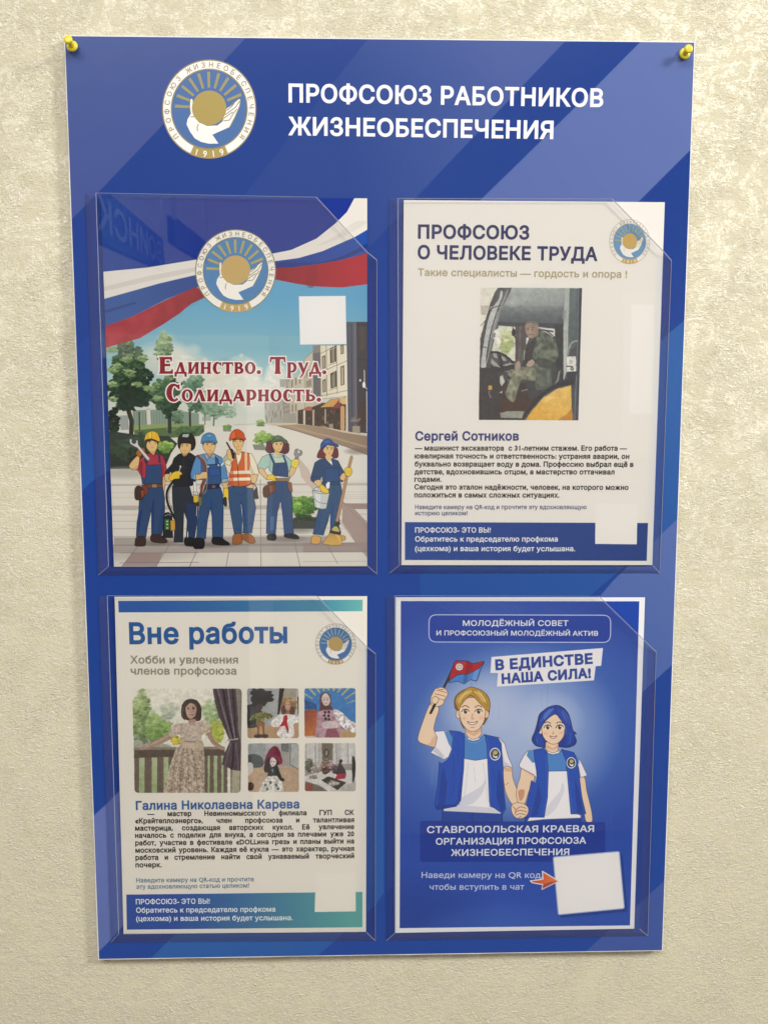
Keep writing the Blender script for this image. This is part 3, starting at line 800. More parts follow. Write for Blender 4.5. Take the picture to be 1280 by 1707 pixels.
# shadows on the square, bushes in planters
p.z(390, 540, 5.333)
p.f('7e807a', '165,1070 270,1072 290,1125 180,1118'); p.leaves(['4a6b2f', '6f9642', '93b45a', 'a9c873'], 262, 1012, 95, 58, 260, 13)
p.leaves(['4f6a38', '7b9a52', '9bb46c'], 237, 875, 36, 26, 60, 9); p.f('6a6c66', '200,895 275,895 270,910 205,910')
p.z(170, 540, 5.565); p.leaves(['5a8048', '7fa55c'], 1160, 960, 42, 26, 60, 10); p.f('8a8d86', '1122,975 1200,975 1200,997 1125,997')
# tiles of the square
p.z(0, 0, 1)
p.blob('a9a59e', 230, 925, 130, 14, .6)
for y, c, w in ((808, 'aca49c', 3.2), (846, 'aaa29a', 7.5), (858, 'a8a09a', 1), (868.5, 'a8a09a', 1), (881, 'a09892', 1), (894, 'a09892', 1.1), (829, 'bcb5ac', .9), (821, 'bcb5ac', .9)): p.l(c, [[170, y + .5], [615, y - 1]], w, .75)
p.f('9f9793', '180,908 615,905 615,921 186,922', 0, .85); p.f('827c78', '190,896 600,894 600,910 190,910', 0, .6); p.blob('6f6a66', 260, 905, 45, 7, .7); p.blob('6f6a66', 350, 908, 60, 7, .7); p.blob('6f6a66', 480, 898, 40, 7, .6); p.blob('6f6a66', 560, 905, 40, 6, .6)
p.z(200, 700, 6.569); p.f('9c8a84', '20,1605 130,1458 472,1458 400,1605'); p.f('a39497', '20,1605 60,1565 425,1565 400,1605'); p.l('7d6f6c', '0,1458 860,1455', 5); p.l('7d6f6c', '0,1567 860,1560', 6); p.l('7d6f6c', '20,1605 190,1395', 5); p.l('7d6f6c', '395,1605 540,1370', 5); p.l('8f8582', '770,1600 840,1420', 4); p.l('9c9490', '180,985 20,985', 4)
p.z(0, 0, 1)
for a_, b_ in (((327, 921), (316, 944)), ((381, 921), (377, 944)), ((434, 800), (435, 944)), ((490, 900), (500, 944)), ((395, 845), (390, 905)), ((350, 850), (338, 900))): p.l('857b78', [a_, b_], 1.3, .9)
p.z(505, 700, 6.326)
p.f('c6b6ab', '-60,380 60,520 130,690 100,740 -20,600'); p.f('a3918a', '420,860 560,955 685,1090 690,1460 560,1290 410,1080'); p.f('97867f', '430,880 690,880 690,940 530,940'); p.f('d6d1c8', '400,1090 552,1290 400,1300')
p.l('857570', '430,880 690,1150', 4); p.l('857570', '400,1085 690,1470', 4); p.f('958883', '0,1295 690,1290 690,1385 0,1390', 0, .75); p.l('7b6e6a', '0,1390 690,1385', 5); p.l('7b6e6a', '255,1320 365,1515', 5); p.l('8e8480', '0,1495 690,1490', 3)
for y in (660, 690, 790, 830, 995, 1060, 1145): p.l('a39a92', [[400, y], [690, y - 2]], 3, .7)
# planter in the middle
p.blob('77756f', -30, 1150, 210, 60, .7); p.f('454946', '-120,1040 150,1040 140,1145 -105,1145'); p.leaves(['26401f', '3b6426', '5b8a34', '86b04e'], 0, 930, 150, 150, 700, 14); p.leaves(['1f3320', '2b4a26'], 20, 1040, 130, 40, 160, 13, .8); p.f('3e423f', '-118,1062 145,1062 135,1148 -105,1148', 0, .95)
p.leaves(['57892f', '79ab45', '9ac667'], -60, 905, 50, 40, 100, 12)
# ribbon
p.z(140, 300, 4.742)
p.f('0a2c88', '60,60 2300,60 2300,600 1000,640 880,628 500,690 100,730', grad=('1a4090', 900, 0, 200, 0))
p.f('dcd8d0', '100,728 500,690 880,628 1020,640 1020,730 880,750 600,815 100,955'); p.f('c9c4bd', '100,860 500,760 880,690 880,720 500,800 100,890', 1, .8)
p.f('143d86', '100,955 600,815 880,750 960,830 880,850 650,940 400,1070 100,1180', grad=('2a5296', 900, 0, 300, 0)); p.f('0d3278', '160,1030 400,960 420,975 170,1050', 0, .6)
p.f('a22432', '100,1180 400,1070 650,945 880,845 1010,900 850,975 760,1050 640,1130 440,1250 100,1345', grad=('8d1722', 300, 0, 950, 0)); p.mottle('100,1180 400,1070 650,945 880,845 1010,900 640,1130 440,1250 100,1345', .05, 60)
p.z(380, 300, 4.742)
p.f('0a2c8c', '700,20 1120,20 1120,130 1010,138 940,250 860,300')
p.f('dedad2', '1010,120 1120,120 1120,380 1000,450 750,560 560,615 300,650 300,590 500,550 700,460 850,340 940,250'); p.f('cbc7c0', '1000,330 850,440 700,520 860,470 1000,400 1100,330', 1, .6)
p.f('122f86', '300,650 560,615 750,560 1000,450 1120,380 1120,570 900,630 700,665 500,690 300,700', grad=('1a49a0', 300, 0, 1000, 0)); p.f('0c2064', '300,660 500,650 700,650 900,600 1100,500 1100,540 900,625 700,662 500,685 300,690', 1, .5)
p.f('8a1420', '300,695 500,690 700,665 900,630 1120,570 1120,820 900,848 700,840 550,820 300,770', grad=('b01a2a', 400, 0, 1080, 0)); p.f('7a0f1c', '640,700 700,690 680,840 620,830', 1, .4)
p.f('e9e8e6', '560,918 930,914 935,1296 570,1300')
SK, OUT = 'dcb981', '3c3038'
# ---- worker with yellow helmet and spanner
p.lw = 1.6
p.z(200, 700, 6.569)
p.f(SK, '465,620 495,640 492,740 480,790 465,740', 1, 1, OUT)
p.f('30496f', '215,790 240,740 470,740 490,850 490,1000 460,1255 345,1255 345,980 300,1180 285,1280 178,1275 185,1140 205,1010', 0, 1, '141c30', 3)
p.f('1f3a70', '345,975 360,870 380,880 365,1250 345,1252'); p.f('1f3a70', '205,1010 250,980 210,1200 185,1270 182,1130'); p.f('24406c', '400,1240 450,1000 480,900 488,1000 460,1250', 0, .7); p.l('1f3a70', '240,860 330,1000', 4, .6)
p.f('3b2c2a', '180,1285 275,1280 278,1370 230,1385 168,1380 165,1355', 1, 1, '1c1416'); p.f('3b2c2a', '345,1258 440,1258 500,1300 520,1335 470,1350 345,1330', 1, 1, '1c1416')
p.f('a83848', '205,440 290,370 380,370 470,390 500,470 520,590 470,620 465,700 245,700 230,610 190,540 100,480 170,400 200,410', 0, 1, '4a1c28', 3)
p.f('8a2a3a', '205,440 250,470 250,640 232,600 215,530 180,560'); p.f('8a2a3a', '460,480 480,520 470,620 455,560', 0, .8)
p.f(SK, '195,390 215,410 200,520 175,545 130,545 100,510 110,480 150,430', 1, 1, OUT); p.f('c89a66', '130,545 175,545 200,520 195,495 160,525 115,525', 0, .7)
p.f('a5662f', '185,340 225,305 268,315 272,350 245,375 215,408 178,375', 1, 1, '4a2c18'); p.l('6d401e', '215,320 240,370', 2); p.l('6d401e', '235,315 258,350', 2)
p.f('304b73', '290,495 450,488 462,700 270,700 280,620', 0, 1, '141c30'); p.f('2b4a80', '305,515 440,508 442,540 308,548', 0, .8); p.f('3c3550', '262,440 300,380 315,395 300,490 285,495'); p.f('3c3550', '415,380 440,390 448,470 425,470'); p.f('2b4a80', '235,620 275,640 270,700 240,700')
p.f('6b4a3e', '260,705 468,705 468,742 260,745', 0, 1, '2e1e1c'); p.f('9a7d62', '350,703 405,703 405,742 350,742', 0, 1, '3c2c28')
p.f('7a3f34', '240,710 300,720 308,800 270,830 225,850', 0, 1, '2e1a1a'); p.f('43302c', '165,750 215,720 265,780 250,860 205,878 165,860', 1, 1, '1e1414'); p.f('8a4a3a', '225,775 265,765 262,840 235,855', 0, 1, '3a201c')
p.f('cfcfca', '110,205 135,215 125,240 150,262 178,250 172,225 195,220 198,265 215,290 330,425 322,445 300,442 190,305 150,285 112,260 104,230', 0, 1, '4c4c50', 3); p.e('4c4c50', 316, 430, 6, 6)
p.f(SK, '290,255 292,300 310,330 345,372 375,380 385,350 405,310 420,255 400,225 310,220', 1, 1, OUT); p.f('c89a66', '310,325 345,345 380,335 384,360 370,385 340,365', 0, .8)
p.f('43302c', '283,235 310,215 400,215 425,250 412,275 400,240 350,225 300,240 290,275'); p.f('e2b93c', '268,215 290,150 350,122 405,140 430,190 438,222 425,235 350,205 285,215 268,232', 1, 1, '5c4418'); p.l('8a6a1e', '345,130 350,200', 4); p.l('8a6a1e', '310,145 305,200', 2.5); p.l('8a6a1e', '392,142 402,205', 2.5); p.f('f0d060', '325,140 342,135 344,190 322,192', 0, .7)
for x in (325, 388): p.l('2c2024', [[x - 13, 238], [x + 13, 236]], 4); p.e('2c2024', x, 252, 5, 6)
p.l('8a5a44', '352,265 350,280 358,284', 2); p.l('8a4a3c', '338,304 366,303', 3); p.l('4a1c28', '345,370 375,405 400,365', 3)
# ---- worker in black with curly hair and gas torch
p.f('2b333e', '570,720 760,720 790,830 860,900 860,1000 800,1360 720,1360 735,1100 700,1000 690,1340 590,1340 600,1100 575,900', 0, 1, '14181e'); p.f('24395e', '725,900 850,940 850,1100 820,1300 735,1300 740,1100'); p.f('1a1e22', '710,1290 800,1290 850,1360 830,1385 715,1375', 1)
p.l('24262a', '620,640 560,700 515,790 520,900 560,1000 600,1080', 26, 1, 1); p.l('5b5048', '560,730 535,800 545,900 590,1010', 5, .8, 1)
p.f('22262c', '475,1060 490,1020 530,1010 570,1040 580,1290 470,1290', 0, 1, '0e1012'); p.f('3a6a3a', '490,1090 540,1085 545,1200 492,1205'); p.f('c79a3c', '552,1100 602,1100 606,1205 556,1215', 0, 1, '4a3818'); 
for y in (1112, 1145, 1185): p.f('b8c8a0', [[508, y - 8], [528, y - 9], [528, y + 6], [508, y + 8]])
p.l('8a8f8c', '490,1050 530,1035 560,1045', 8)
p.f('25282c', '560,560 530,600 490,590 500,560 570,480 590,420 640,375 700,360 770,360 830,400 850,470 860,620 790,720 590,730 570,640', 0, 1, '101214'); p.f('1b2430', '740,430 850,460 850,640 790,720 740,700'); p.l('3c434a', '690,420 700,600', 3); p.l('101214', '650,370 690,405 750,370', 5)
p.f(SK, '490,600 530,590 560,610 580,640 560,670 520,680 490,650', 1, 1, OUT); p.f('e3be3e', '555,600 590,570 630,560 670,572 678,600 655,605 650,640 600,645 560,665 535,640', 1, 1, '5c4418'); p.l('8a6a1e', '620,600 660,605', 2); p.l('8a6a1e', '610,620 652,622', 2)
p.l('d2d4d2', '642,570 668,510', 8); p.e('d8dad8', 662, 510, 12, 10); p.l('3c4044', '670,510 735,525', 4)
p.f(SK, '650,270 655,320 675,360 700,382 740,370 770,330 780,280 760,240 680,240', 1, 1, OUT); p.f('c89a66', '676,350 700,365 740,352 735,385 700,402 680,378', 0, .8)
p.f('2a2826', '640,300 632,230 650,175 700,145 765,145 810,180 828,250 815,310 780,335 782,290 770,260 700,255 668,262 655,310', 1, 1, '121010'); p.f('a8b4ac', '690,155 760,153 745,190 680,185'); p.l('4a4844', '700,250 760,215 790,240', 4, .6, 1)
for x in (682, 735): p.l('2c2024', [[x - 13, 268], [x + 13, 266]], 4); p.e('2c3c24', x, 284, 6, 7)
p.l('8a4a3c', '692,338 722,336', 3); p.e('dfe3e2', 742, 1255, 5, 38)
# ---- worker with blue helmet, cable coil
p.z(310, 700, 6.569)
p.f('304e76', '200,740 380,740 405,820 410,1000 405,1290 290,1290 285,1060 265,960 235,1100 215,1305 115,1290 125,1150 150,960 180,830', 0, 1, '101a30', 3); p.f('214680', '265,850 290,900 300,1280 288,1270 283,1050 265,950'); p.f('214680', '180,900 140,1050 125,1200 118,1150 150,950', 0, .8); p.l('1c3a6c', '150,1230 210,1160', 6); p.l('1c3a6c', '160,1140 210,1100', 5); p.l('1c3a6c', '330,1140 400,1090', 4)
p.f('1a1c22', '90,1300 195,1305 195,1400 140,1412 85,1400', 1, 1, '0c0c10'); p.f('1a1c22', '292,1290 380,1285 430,1320 468,1345 465,1372 300,1360', 1, 1, '0c0c10')
p.f('5a8cbc', '115,390 200,370 300,365 390,410 430,500 460,640 400,670 380,690 240,700 200,650 110,660 55,640 50,590 80,480', 0, 1, '1c3454', 3); p.f('3f6c9e', '160,430 190,460 200,640 160,560'); p.f('9fb8ae', '95,600 125,600 110,655 80,640', 0, .8); p.f('8fb3bc', '390,650 455,640 462,672 395,690', 0, 1, '1c3454')
p.f('335583', '235,490 380,480 385,690 330,740 200,750 245,640', 0, 1, '101a30', 3); p.f('31589a', '255,530 370,525 372,610 258,615', 0, .9, '1c3460'); p.f('335583', '320,400 355,430 360,490 325,490', 0, 1, '101a30'); p.f('6ea0c8', '235,400 320,400 320,480 240,480', 0, .7); p.e('e2e2d8', 243, 510, 9, 9); p.e('e2e2d8', 356, 495, 9, 9); p.f('cfe6e2', '380,490 412,460 415,480 385,510')
p.f('26304a', '225,710 360,700 375,745 220,760', 0, 1, '10141e'); p.f('7a5a54', '285,715 322,715 322,745 285,745')
p.l('7a4038', '130,395 190,450 210,540 205,640 175,740 165,820', 30, 1, 1); p.l('2e2a2e', '112,392 172,455 190,540 185,650 150,750', 5, 1, 1); p.l('c8a060', '150,390 215,460 232,540 232,700 215,790 165,820', 5, 1, 1); p.l('3c5a4a', '140,395 200,470 215,560 210,690 190,800', 5, 1, 1); p.l('b05a4a', '125,392 185,452 200,560 195,680', 5, 1, 1)
p.f(SK, '110,600 150,595 180,570 230,570 235,600 230,640 190,642 150,650 115,655', 1, 1, OUT); p.l('a8845c', '195,600 232,600', 2); p.l('a8845c', '195,620 232,620', 2)
p.f('e6e8e6', '80,672 110,680 115,790 90,790', 0, 1, '4a4c50'); p.f('d9b53c', '80,820 130,825 125,910 85,905', 0, 1, '4a3c18'); p.f('c8ccd0', '78,785 132,792 130,825 82,818', 0, 1, '40444a'); p.f('3a3430', '85,900 125,905 120,940 92,930'); p.f('6a6a42', '140,820 180,810 175,940 140,945', 0, 1, '2c2c1c'); p.e('4c4034', 158, 822, 18, 26); p.l('d6dad8', '122,945 115,1050', 6)
p.f(SK, '395,690 450,680 460,760 415,770', 0, 1, OUT); p.f('e8c63c', '415,755 460,752 472,820 465,860 440,865 415,830', 1, 1, '5c4818'); p.f('34363a', '410,860 440,850 448,930 430,948 412,920', 1, 1, '14161a')
p.f(SK, '185,270 190,310 215,345 240,375 285,370 310,330 325,270 300,235 200,235', 1, 1, OUT); p.f('c89a66', '215,345 250,362 300,340 300,380 265,410 225,385', 0, .8); p.f('93a6b8', '195,370 225,370 258,412 300,365 325,385 310,430 262,405 230,440', 0, 1, '2c3c50')
p.f('4c3c34', '175,255 195,235 310,240 325,262 310,280 300,250 200,250 190,285'); p.f('4d87b4', '165,235 185,170 250,138 310,160 332,215 342,240 335,258 300,245 250,238 200,245 168,258', 1, 1, '1e3c5c'); p.f('6fa6cc', '225,160 285,155 285,185 228,188', 0, .9, '2c5474'); p.l('2e5c84', '175,235 250,225 330,232', 4, 1, 1)
for x in (235, 288): p.l('2c2024', [[x - 13, 262], [x + 13, 258]], 4); p.e('2c2024', x, 270, 6, 6)
p.l('8a4a3c', '250,330 278,329', 3); p.l('8a5a44', '262,285 258,300 265,304', 2)
# ---- worker with orange helmet and vest
p.f('37557a', '465,730 735,715 745,850 765,960 750,1060 720,1240 620,1240 640,1080 610,930 595,900 615,1100 610,1255 530,1250 495,1060 470,900', 0, 1, '101a30', 3); p.f('244a82', '600,850 645,1000 640,1100 630,1230 618,1100 612,940', 0, .9); p.f('244a82', '720,1000 755,960 745,1080 715,1240 700,1150', 0, .7); p.l('24446c', '560,800 600,830 650,800', 5); p.l('1c3a6c', '540,1190 600,1200', 5); p.l('1c3a6c', '640,1160 720,1130', 5)
p.f('9a6038', '525,1255 610,1250 615,1335 590,1360 520,1362 508,1335', 1, 1, '3c2414'); p.f('9a6038', '615,1255 700,1250 750,1300 755,1345 700,1352 640,1315 615,1300', 1, 1, '3c2414')
p.f('e4dcc2', '400,430 450,370 520,350 610,345 720,370 770,470 800,580 770,640 700,600 480,600 450,560 430,500', 0, 1, '6a5c48', 3); p.f('a8b098', '400,430 450,375 450,470 420,490', 0, .9); p.f('c4bc9c', '705,480 760,600 720,600 700,560', 0, .8)
p.f('cc6a3c', '500,420 540,360 565,500 610,350 690,365 700,480 690,560 712,690 712,715 580,730 462,715 475,600 505,520', 0, 1, '5a2c1c', 3)
p.f('efe8d4', '566,500 545,360 575,385 612,345 605,420', 0, 1, '6a5c48'); p.l('e8c49a', '655,360 658,545', 26); p.f('e6dcc4', '487,560 697,552 699,588 482,594'); p.f('f0e6cc', '470,635 705,628 709,662 466,668'); p.f('b8503c', '505,430 520,420 522,715 465,712 475,600', 0, .55); p.l('3a2020', '568,510 575,722', 6)
p.f(SK, '710,605 780,600 775,660 750,700 720,690', 1, 1, OUT); p.f(SK, '655,730 720,700 740,745 690,745', 1, 1, OUT); p.l('2a2426', '660,725 735,690 775,740 790,860 755,862', 9); p.f('3c3232', '742,780 770,740 795,860 745,860', 0, 1, '18100e')
p.f(SK, '455,400 450,340 480,320 520,335 535,360 530,420 500,470 470,460', 1, 1, OUT); p.l('2a2426', '447,248 482,310 525,370 520,410', 17); p.l('2a2426', '500,330 520,412', 28); p.l('a8845c', '470,365 500,350', 2); p.l('a8845c', '470,385 505,372', 2); p.f('e4dcc2', '425,450 470,430 500,460 480,500 430,480', 0, .9, '6a5c48')
p.f(SK, '515,215 520,270 545,310 580,325 610,300 632,240 625,205 530,200', 1, 1, OUT); p.f(SK, '545,300 610,295 608,345 575,385 545,350'); p.f('c89a66', '545,305 580,325 608,305 606,330 575,340 548,325', 0, .8)
p.f('4a3428', '508,215 525,205 630,205 640,225 625,240 610,215 530,215 520,245'); p.f('c8562e', '475,205 490,150 530,108 580,105 630,145 645,190 655,205 645,220 590,200 530,205 485,228 474,220', 1, 1, '5a2414'); p.f('e08050', '500,150 535,120 540,190 498,200', 0, .6); p.l('8a3c20', '540,110 545,198', 4)
for x in (540, 596): p.l('2c2024', [[x - 13, 220], [x + 13, 218]], 4); p.e('2c2024', x, 233, 6, 7)
p.l('8a4a3c', '556,292 588,291', 3); p.l('8a5a44', '570,245 566,265 574,268', 2)
# ---- woman with green cap, spanner and tool belt
p.z(420, 700, 7.76)
p.f('304e76', '300,790 470,790 500,880 520,1000 525,1200 540,1480 420,1490 410,1300 370,1040 330,1200 305,1480 185,1470 190,1200 205,960', 0, 1, '101a30', 3); p.f('214680', '365,1000 400,1100 430,1470 415,1480 395,1250'); p.f('5f8cb8', '235,1260 290,1240 280,1420 240,1440', 0, .5); p.f('214680', '205,960 235,1000 215,1200 240,1300 200,1460 190,1300', 0, .7); p.l('214680', '230,1060 340,1060', 4); p.l('1c3a6c', '400,800 400,930', 4)
p.f('1a1c22', '205,1485 305,1480 308,1550 255,1560 200,1548', 1, 1, '0c0c10'); p.f('1a1c22', '425,1480 520,1470 590,1495 608,1535 540,1540 425,1515', 1, 1, '0c0c10')
p.f('5a2a2e', '185,330 220,270 450,290 480,350 475,410 430,440 380,430 290,420 230,430 180,400', 1, 1, '2c1418')
p.f('a3c4b8', '75,590 130,480 220,440 420,450 480,500 520,540 500,620 460,700 270,700 230,660 210,600 160,650 75,620', 0, 1, '2c4450', 3); p.f('8ab0a8', '230,470 250,560 240,680 215,610', 0, .8); p.f('c3d2c0', '280,420 360,490 400,460 430,500 430,560 290,560', 0, .9); p.l('2c4450', '285,475 350,490 395,470', 3); p.f(SK, '290,390 350,400 355,450 345,485 300,440', 0, 1)
p.f('304b73', '275,560 450,548 465,620 470,740 290,720 265,690', 0, 1, '101a30', 3); p.f('2b4a80', '325,600 430,595 435,690 320,700', 0, .7, '1c3460'); p.l('304b73', '235,450 285,555', 32); p.l('304b73', '405,460 440,550', 26)
p.f(SK, '90,630 140,630 190,700 230,730 210,770 180,765 100,680', 1, 1, OUT); p.f('e8c63c', '190,745 220,712 270,710 325,750 325,775 295,795 250,770 200,770', 1, 1, '5c4818'); p.l('9a7a20', '270,740 320,765', 3)
p.f('8c7458', '300,755 465,750 465,790 310,795', 0, 1, '3c2c20'); p.f('7a4a34', '205,830 300,810 300,930 230,960', 0, 1, '2c1a14'); p.f('5a3826', '145,880 205,850 235,960 205,1000 150,990', 1, 1, '1e1210'); p.f('8a5a3c', '225,850 260,840 262,940 230,950', 0, 1, '3a2418'); p.f('6a3c2c', '200,800 290,790 300,830 205,850', 0, 1, '2c1a14'); p.f('8a6242', '460,800 510,810 525,920 505,940 470,880', 0, 1, '3a2418')
p.l('8c7a66', '575,460 545,600 470,790', 22); p.l('4c4240', '563,460 533,600 458,790', 3); p.f('8f8c8a', '548,420 560,380 595,372 600,395 582,410 590,432 612,435 622,412 615,385 640,395 652,420 640,455 605,470 600,500 570,505 560,465 545,450', 0, 1, '3c3c40', 3)
p.f(SK, '490,640 520,600 575,600 560,660 530,710 500,740 485,710', 1, 1, OUT); p.f('e4cf52', '515,530 560,505 600,520 605,560 590,610 550,620 510,590', 1, 1, '5c5018'); p.l('9a8a28', '530,545 590,550', 3); p.l('9a8a28', '530,570 588,575', 3)
p.f(SK, '265,330 285,290 380,280 405,310 395,350 375,400 345,415 305,395 280,370', 1, 1, OUT); p.f('4f6a50', '245,290 285,225 330,200 380,212 415,240 455,270 460,290 430,305 380,280 300,275 270,300 250,300', 1, 1, '1e2c20'); p.f('6f8a68', '300,225 350,210 360,240 300,250', 0, .6); p.l('2a3c2c', '270,290 330,268 400,262 455,285', 5, 1, 1)
for x in (320, 378): p.l('2c2024', [[x - 14, 302], [x + 12, 300]], 4); p.e('2c2024', x, 316, 7, 9)
p.l('8a5a44', '355,325 358,345 350,350', 2); p.l('b04a44', '335,378 358,376', 4)
# ---- woman with blue cap, bucket and broom
p.z(505, 700, 6.326)
p.f('2f5177', '205,650 390,650 410,740 400,900 380,1000 390,1100 290,1190 290,960 260,1080 245,1120 215,1215 105,1205 130,1080 175,900 200,780', 0, 1, '101a30', 3); p.f('214a80', '290,960 320,820 330,1000 300,1180 285,1100'); p.f('214a80', '175,950 200,1000 160,1190 120,1190 135,1080', 0, .7); p.l('1c3a6c', '325,700 320,790 370,770', 4)
p.f('cfa058', '100,1225 180,1230 185,1280 165,1308 95,1305 85,1280', 1, 1, '4a3418'); p.f('c89a50', '400,1225 440,1225 448,1260 410,1272', 1, 1, '4a3418')
p.f('28466c', '95,560 125,450 180,415 230,405 300,405 370,430 400,490 440,560 445,620 415,655 380,640 380,660 210,660 225,600 195,590 185,620 110,660 80,620', 0, 1, '0e1828', 3); p.f('1f4474', '190,480 215,560 240,660 200,640 195,580', 0, .8); p.f('264c80', '235,510 375,505 385,650 230,655', 0, .9, '0e1828'); p.l('173260', '260,530 262,640', 3); p.l('173260', '345,530 350,640', 3); p.f('1f4474', '90,600 185,600 185,640 120,662 85,640', 0, .8, '0e1828'); p.f('e3efee', '250,420 300,430 312,480 275,445')
p.f('21446f', '200,655 385,650 385,685 205,690', 0, 1, '0e1828')
p.f(SK, '115,650 175,630 200,680 180,715 140,690', 1, 1, OUT); p.f(SK, '390,600 430,555 450,600 430,640 400,630', 1, 1, OUT)
p.f('6b2c34', '150,370 185,300 220,280 350,290 372,350 365,395 320,405 300,380 240,400 160,400', 1, 1, '2c1418')
p.f(SK, '212,320 240,280 320,270 325,310 310,360 285,388 255,378 225,345', 1, 1, OUT); p.f(SK, '235,370 290,380 300,420 280,440 240,410')
p.f('2a4f94', '185,290 195,240 240,200 290,205 330,245 372,265 365,285 320,275 260,262 210,300', 1, 1, '12224a'); p.f('4a70b0', '225,225 270,210 290,240 230,250', 0, .6); p.l('142a58', '200,300 260,255 320,262 370,280', 6, 1, 1)
for x in (258, 302): p.l('2c2024', [[x - 13, 292], [x + 11, 290]], 4); p.e('2c2024', x, 306, 6, 8)
p.l('b04a44', '268,352 290,352', 4); p.l('8a5a44', '285,315 288,330 281,333', 2)
p.l('b08a68', '512,388 470,560 420,800 360,1065', 30); p.l('6a4c38', '498,388 456,560 405,800 345,1062', 3); p.l('6a4c38', '527,392 485,560 435,800 376,1065', 3)
p.f('e4c23c', '440,520 470,500 512,515 515,560 490,595 450,580 440,555', 1, 1, '5c4818'); p.l('9a7a20', '450,535 508,540', 3); p.l('9a7a20', '450,558 505,562', 3)
p.f('e8edf0', '240,680 262,650 285,655 280,720 245,735', 0, 1, '5a646c'); p.e('cfdfe6', 140, 725, 18, 20, 1, '4a5a64'); p.f('c4cac8', '100,740 280,770 245,935 200,940 125,920', 0, 1, '4c5254', 3); p.f('dfe4e2', '130,775 185,785 180,930 145,925', 0, .7); p.l('5a6062', '118,830 170,870 265,885', 5, 1, 1); p.l('8a9092', '102,740 160,775 280,775', 8, 1, 1); p.l('5a6062', '95,760 110,730 160,700', 4, 1, 1)
p.f('e6c43c', '172,710 200,680 240,715 272,745 265,775 225,770 195,755', 1, 1, '5c4818')
p.f('d8b05c', '285,1185 395,1200 405,1260 410,1318 300,1322 205,1305 250,1240', 0, 1, '5a401c'); 
for x in range(225, 405, 14): p.l('a07c38', [[x, 1312], [300 + (x - 300) * .35, 1200]], 3)
p.f('2c3038', '345,1072 382,1080 378,1120 400,1185 395,1215 280,1190 285,1165 310,1130 340,1110', 0, 1, '12141a'); p.f('b8b06a', '318,1130 350,1120 372,1140 385,1180 305,1165', 1, 1, '4a4420')
p.lw = 1.0
m1 = finish(p, o1, 'workers_street_print')
p.z(0, 0, 1)
sil = [('200,700,6.569', '95,190 130,195 175,245 200,215 225,290 285,250 270,215 300,135 350,115 405,130 442,215 430,270 395,345 480,385 520,500 530,600 500,640 495,800 500,1250 535,1330 500,1360 345,1345 340,1000 300,1200 285,1385 230,1400 160,1385 170,1270 200,980 205,885 155,860 155,740 235,690 225,600 180,550 95,550 85,500 150,420 175,340 100,270'),
       ('200,700,6.569', '650,130 780,135 835,200 830,300 790,350 850,400 865,500 860,700 800,720 860,900 850,1370 720,1390 590,1350 540,1350 465,1300 465,1030 520,1000 505,800 560,690 480,670 480,590 520,540 560,460 640,370 625,230')
       , ('310,700,6.569', '240,130 310,140 350,235 325,330 400,400 430,480 465,640 480,820 450,950 410,960 415,1280 475,1350 465,1385 290,1365 280,1050 225,1310 200,1410 80,1410 110,1290 120,950 80,930 75,670 45,630 50,560 90,430 190,360 160,240')
       , ('310,700,6.569', '520,100 590,95 650,150 660,215 620,330 720,360 805,580 780,680 800,870 760,880 775,960 720,1250 765,1350 700,1365 620,1310 610,1365 505,1370 500,1340 520,1260 470,900 460,720 470,600 400,440 440,370 435,240 465,245 490,310 510,250 465,215')
       , ('420,700,7.76', '320,195 400,210 465,285 490,400 450,455 530,530 555,370 640,365 660,430 615,500 600,620 535,760 530,930 545,1460 615,1510 605,1550 415,1520 365,1060 315,1560 195,1560 180,1460 195,1010 140,990 140,860 200,800 65,640 75,570 140,470 215,430 165,380 190,310 240,290')
       , ('505,700,6.326', '240,190 300,200 380,265 380,400 420,490 470,490 490,370 530,370 530,420 515,600 430,830 395,1060 400,1180 455,1235 445,1285 415,1290 415,1325 200,1325 180,1320 80,1315 80,1270 100,1200 140,930 95,740 120,700 75,630 80,560 110,450 180,405 140,370 170,300 185,230')]
for k_, (t, q) in enumerate(sil):
    ox, oy, sc = [float(v) for v in t.split(',')]; p.z(ox, oy, sc); patch('printed_worker', p, s1, q, m1, 0.00004 + 0.000008 * k_)
p.z(140, 300, 4.742); 
p.z(380, 300, 4.742); patch('blank_white_square', p, s1, '560,918 930,914 935,1296 570,1300', m1)
emblem(392.8, 451, 67.3, 69.3, s1, ('bda05c', 'a89d58', '3f7ab0', 'eeece4', '7d7a50', '8a7444'))
